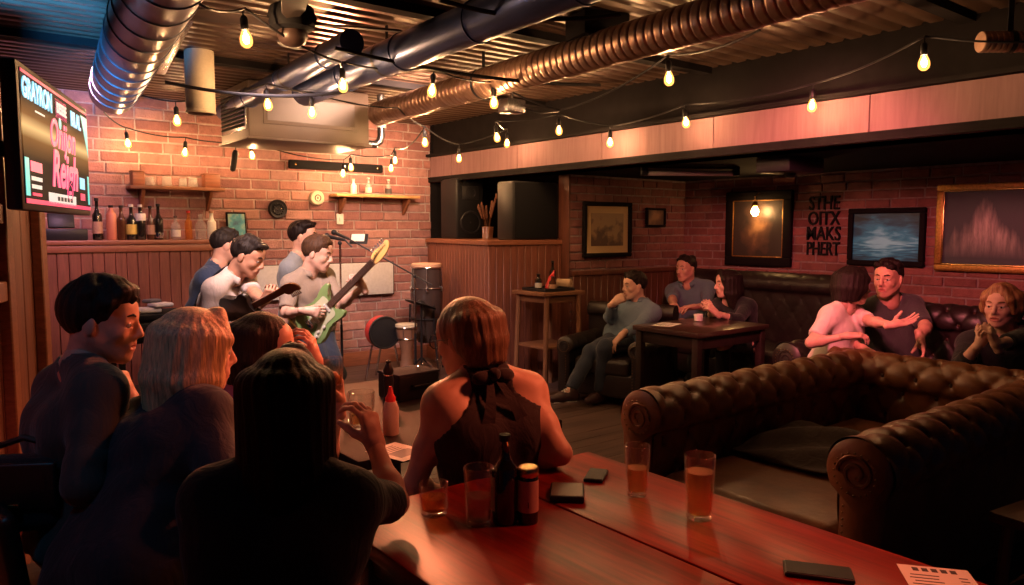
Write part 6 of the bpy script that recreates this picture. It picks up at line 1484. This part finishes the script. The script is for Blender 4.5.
# --- things worn or carried that are part of a figure
def local(d, p): return np.asarray(p, float) - d['org']
top = [c for c in HW_['t'].children if c.name.startswith('top')][0]
N, up_, cl_, cf_, Ch = HW_['N'], HW_['up'], HW_['cl'], HW_['cf'], HW_['Ch']
mb = MB(); ring = []
for i in range(25):
    a = 2 * PI * i / 24; ring.append(local(HW_, N + up_ * (.035 + .012 * math.cos(a)) + cf_ * math.cos(a) * .070 * 1.03 + cl_ * math.sin(a) * .070 * 1.03))
mb.tube(ring[:-1], .012, CL['halter'], 8, closed=True)
bk_ = N - cf_ * .075 + up_ * .02
for s_ in (-1, 1):
    mb.sphere(local(HW_, bk_ + cl_ * s_ * .045 - up_ * .008), .04, CL['halter'], 14, 10, (.9, .5, .6), Matrix.Rotation(.5 * s_, 3, 'X'))
    P = []
    for i in range(9):
        f = i / 8; c_ = bk_ - up_ * (.02 + .20 * f) + cl_ * s_ * (.015 + .07 * f) - cf_ * (.005 + .038 * f - .06 * f * f * 0 + .03 * math.sin(PI * f)); w_ = .012 + .018 * f; P.append([local(HW_, c_ + cl_ * w_), local(HW_, c_ - cl_ * w_)])
    mb.grid(np.array(P), CL['halter'])
    a_ = Ch + cl_ * s_ * .13 + cf_ * .02 + up_ * .03; b_ = N + cl_ * s_ * .055 + up_ * .03
    mb.tube([local(HW_, a_ + cf_ * .08), local(HW_, (a_ + b_) / 2 + cf_ * .075 + up_ * .03), local(HW_, b_ + cf_ * .02)], .014, CL['halter'], 8)
mb.sphere(local(HW_, bk_ - cf_ * .01), .022, CL['halter'], 12, 8); bmesh.ops.solidify(mb.bm, geom=[f for f in mb.bm.faces if len(f.verts) == 4 and f.calc_area() > .0004 and False], thickness=.003)
mb.build('neck_bow', None, top, sharp=False)
mb = MB(); R = HW_['R']
for x in (-1, 1): mb.torus((x * .033, .104, .004), .022, .0018, M['black'], Matrix.Rotation(PI / 2, 3, 'X'), 20, 6); mb.tube([(x * .055, .100, .008), (x * .080, .0, .008), (x * .080, -.02, -.005)], .0018, M['black'], 6)
mb.tube([(-.012, .106, .008), (.012, .106, .008)], .0018, M['black'], 6)
mb.bm.transform(Matrix.Translation(HW_['head'] - HW_['org']) @ Matrix(R.tolist()).to_4x4() @ Matrix.Scale(1.09, 4)); mb.build('spectacles', None, HW_['t'], sharp=False)

# glasses held in hands
def held(d, side, label, r0, r1, h, fill, liq, offn=.05, offd=.085, drop=.05):
    W_ = d['wr'][side]; fo = nrm(W_ - d['el'][side]); return W_, fo
def in_hand(d, dv, nv): dv = nrm(dv); nv = nrm(nv - dv * (nv @ dv)); return d['wr']['R'] + (dv * .074 + nv * .050) * d['sc']
g0 = in_hand(BW, V(0, 0, .95) - _r * .22 + _f * .1, -_r * .75 + _f * .35); tumbler('glass with a little drink held up by the long-haired person in black', tuple(g0 - V(0, 0, .020) + _r * .018), .033, .039, .105, .42, M['beer'])
g1 = pk(334, 388, 2.68); tumbler('glass held up by the person in pink', tuple(g1), .031, .036, .11, .4, M['amber'])

# --- guitars
def smooth_poly(pts, n=4):
    P = [V(*p) for p in pts]; o = []; N_ = len(P)
    for i in range(N_):
        a, b_, c_, d_ = P[i - 1], P[i], P[(i + 1) % N_], P[(i + 2) % N_]
        for j in range(n):
            t_ = j / n; o.append(tuple(.5 * (2 * b_ + (c_ - a) * t_ + (2 * a - 5 * b_ + 4 * c_ - d_) * t_ ** 2 + (3 * b_ - a - 3 * c_ + d_) * t_ ** 3)))
    return o
STRAT = [(-.17, 0), (-.165, .08), (-.12, .135), (-.05, .15), (.02, .125), (.08, .115), (.15, .14), (.215, .15), (.232, .12), (.18, .08), (.155, .03), (.155, -.03), (.17, -.07), (.20, -.10), (.185, -.128), (.12, -.125), (.05, -.115), (-.02, -.14), (-.09, -.16), (-.15, -.125)]
HOLLOW = [(-.20, 0), (-.19, .10), (-.13, .165), (-.05, .17), (.02, .135), (.08, .118), (.14, .13), (.19, .125), (.205, .085), (.17, .035), (.17, -.035), (.205, -.085), (.19, -.125), (.14, -.13), (.08, -.118), (.02, -.135), (-.05, -.17), (-.13, -.165), (-.19, -.10)]
def guitar(label, body, headp, normal, shape, bm_, guard, neckm, hm, strap=None, sc=1.):
    body, headp = np.asarray(body), np.asarray(headp); x = nrm(headp - body); n = nrm(normal - x * (np.asarray(normal) @ x)); y = np.cross(n, x); t = thing('electric_guitar', label, 'guitar', tuple(body)); m4 = basis(x, y, n) @ Matrix.Scale(sc, 4)
    mb = MB(); mb.prism(smooth_poly(shape), .045, bm_, None, bev=.008); mb.bm.transform(m4); mb.build('guitar_body', None, t)
    if guard:
        mb = MB(); mb.prism(smooth_poly([(-.06, .03), (.02, .085), (.10, .09), (.15, .08), (.145, -.03), (.12, -.085), (.03, -.085), (-.09, -.12), (-.11, -.08), (-.03, -.04)]), .003, guard, Matrix.Translation((0, 0, .0245))); mb.bm.transform(m4); mb.build('pickguard', None, t)
    for px_ in (-.01, .05, .11):
        mb = MB(); mb.box((px_, 0, .028), (.02, .075, .012), M['white'] if guard else M['chrome'], bev=.004); mb.bm.transform(m4); mb.build('pickup', None, t)
    mb = MB(); mb.box((-.075, 0, .031), (.035, .075, .018), M['chrome'], bev=.003); mb.bm.transform(m4); mb.build('bridge', None, t)
    for i, (a, b_) in enumerate([(-.06, -.095), (-.095, -.11), (.0, -.10)]):
        mb = MB(); mb.lathe([(.012, 0), (.010, .014), (.001, .015)], M['labelw'], (a, b_ + .01, .024), 14); mb.bm.transform(m4); mb.build('knob', None, t)
    mb = MB(); mb.box((.375, 0, .016), (.49, .05, .022), neckm, bev=.006); nk = None; mb.box((.37, 0, .029), (.48, .046, .006), plain('fretboard', (.09, .045, .03), .4) if 'fretboard' not in bpy.data.materials else bpy.data.materials['fretboard']); mb.bm.transform(m4); nk = mb.build('neck', None, t)
    mb = MB()
    for i in range(18): mb.box((.60 - .62 * (1 - 2 ** (-(i + 1) / 12)) , 0, .0325), (.002, .045, .002), M['chrome'])
    mb.bm.transform(m4); mb.build('frets', None, nk)
    mb = MB(); mb.prism(smooth_poly([(.61, .022), (.66, .05), (.74, .042), (.79, .05), (.80, .02), (.77, -.01), (.70, -.03), (.63, -.03), (.61, -.022)]), .016, hm, Matrix.Translation((0, 0, .016)), bev=.003); mb.bm.transform(m4); hs = mb.build('headstock', None, t)
    for i in range(6):
        mb = MB(); mb.tube([(.655 + .022 * i, .045, .016), (.655 + .022 * i, .066, .016)], .004, M['chrome'], 8); mb.sphere((.655 + .022 * i, .072, .016), .008, M['chrome'], 8, 6, (1, 1, .6)); mb.lathe([(.005, 0), (.004, .014)], M['chrome'], (.655 + .022 * i, .025 + .002 * i, .022), 8); mb.bm.transform(m4); mb.build('tuning_peg', None, hs)
    mb = MB()
    for i in range(6):
        yy = -.019 + .0076 * i; mb.tube([(-.075, yy * 1.3, .041), (.61, yy * .85, .035), (.66 + .022 * i, .02, .028)], .0011, M['chrome'], 5)
    mb.bm.transform(m4); mb.build('strings', None, t)
    if strap:
        pts, w_, sm_ = strap; P = []
        pts = [np.asarray(p) for p in pts]; fine = []
        for i in range(len(pts) - 1):
            a, b_, c_, d_ = pts[max(i - 1, 0)], pts[i], pts[i + 1], pts[min(i + 2, len(pts) - 1)]
            for j in range(8): q = j / 8; fine.append(.5 * (2 * b_ + (c_ - a) * q + (2 * a - 5 * b_ + 4 * c_ - d_) * q * q + (3 * b_ - a - 3 * c_ + d_) * q ** 3))
        fine.append(pts[-1]); cen = sum(fine) / len(fine)
        for i, p in enumerate(fine):
            tg = nrm(fine[min(i + 1, len(fine) - 1)] - fine[max(i - 1, 0)]); o_ = p - strap_c if False else p - cen; sd = nrm(np.cross(tg, nrm(o_ + V(0, 0, 1e-3)))); P.append([p - body + sd * w_ / 2, p - body - sd * w_ / 2])
        mb = MB(); mb.grid(np.array(P), sm_); bmesh.ops.solidify(mb.bm, geom=mb.bm.faces[:], thickness=.004); mb.build('strap', None, t, sharp=False)
    return t
green = plain('guitar_green', (.20, .32, .12), .22, coat=.7, noise=.25, nscale=4)
maple = plain('maple_neck', (.72, .44, .14), .3, coat=.4); rose = plain('rosewood_neck', (.26, .11, .05), .35, coat=.3)
def strap_path(d, body_pt, horn_pt, side):
    N, up, cl, cf, Ch, sh = d['N'], d['up'], d['cl'], d['cf'], d['Ch'], d['sh']; g = 1 if side == 'L' else -1; sc = d['sc']
    return [horn_pt, Ch + cl * g * .08 * sc + cf * .168 * sc + up * .02, N + cl * g * .085 * sc + cf * .105 * sc + up * .025, N + cl * g * .08 * sc + up * .080, N + cl * g * .05 * sc - cf * .12 * sc - up * .01, Ch - cl * g * .05 * sc - cf * .16 * sc, Ch - cl * g * .19 * sc - cf * .06 * sc - up * .16, body_pt]
bd, hd = pk(319, 318, 5.40), pk(381, 255, 5.28); nn = nrm(-_f + V(0, 0, .25) - _r * .05); x = nrm(hd - bd); y = np.cross(nn, x)
guitar('green electric guitar held by the singer in the tan polo', bd, hd, nn, STRAT, green, plain('pickguard_cream', (.45, .47, .32), .35), rose, maple, (strap_path(SG, bd - x * .17, bd + x * .215 + y * .13, 'L'), .05, plain('strap_mustard', (.45, .28, .08), .7)), .96)
bd, hd = pk(243, 312, 5.12), pk(296, 284, 4.62); nn = nrm(-_f * .50 + V(0, 0, .38) + _r * .78); x = nrm(hd - bd); y = np.cross(nrm(nn - x * (nn @ x)), x)
guitar('dark sunburst guitar in the lap of the person in the cream shirt', bd, hd, nn, HOLLOW, plain('guitar_black', (.020, .012, .010), .35, coat=.15), None, rose, rose, (strap_path(WG, bd - x * .19, bd + x * .19 + y * .10, 'L'), .055, M['matte']), .9)

# --- stools under the seated figures
def under(d, label, dz=.118):
    p = d['pelvis']; return stool(label, p[0], p[1], p[2] - dz)
for key, lab in [('blonde person', 'round stool under the blonde person in the dark jacket'), ('dark-haired person in a pink', 'round stool under the person in the pink top'), ('long-haired', 'round stool under the long-haired person in black'), ('short-haired', 'round stool under the person in the halter top'), ('person in a cream', 'round stool under the guitarist in the cream shirt'), ('person in a dark navy', 'round stool under the person in the navy jacket')]:
    d = [v for k_, v in MADE.items() if k_.startswith(key)][0]; under(d, lab)
d = [v for k_, v in MADE.items() if k_.startswith('person in a dark olive')][0]; p = d['pelvis']
t = thing('cafe_chair', 'dark chair with padded back under the person in olive at far left', 'chair', (p[0], p[1], 0), math.radians(8)); hz = p[2] - .118
mb = MB(); mb.box((.02, 0, hz - .03), (.42, .42, .06), M['leather_dark'], bev=.022, seg=3); mb.build('seat', None, t)
mb = MB(); mb.box((-.22, 0, hz + .17), (.05, .42, .26), M['leather_dark'], Matrix.Rotation(-.12, 3, 'Y'), bev=.022, seg=3); mb.build('backrest', None, t)
for sx in (-.17, .19):
    for sy in (-.17, .17): mb = MB(); mb.tube([(sx * 1.1, sy * 1.1, 0), (sx, sy, hz - .05)], .017, M['panel_dark'], 8); mb.build('leg', None, t)
for sy in (-.17, .17): mb = MB(); mb.tube([(-.19, sy, hz - .05), (-.235, sy, hz + .2)], .014, M['panel_dark'], 8); mb.build('back_post', None, t)
# bag hanging on that chair
p = pk(26, 492, 2.2); t = thing('shoulder_bag', 'black shoulder bag hanging at the left edge behind the person in olive', 'bag', tuple(p), math.radians(-30))
mb = MB(); P = np.zeros((18, 12, 3)); 
mb.box((0, 0, 0), (.24, .12, .22), F_('bag_cloth', (.016, .016, .02)), bev=.045, seg=4); mb.build('bag_body', None, t)
mb = MB(); mb.box((0, -.058, .035), (.225, .02, .14), M['leather_dark'], bev=.01, seg=3); mb.box((0, -.07, -.025), (.03, .012, .03), M['brass'], bev=.003); mb.build('flap', None, t)
mb = MB(); mb.tube([(-.11, 0, .09), (-.10, .0, .13), (0, .01, .16), (.10, 0, .13), (.11, 0, .09)], .010, M['leather_dark'], 8); mb.build('strap', None, t)
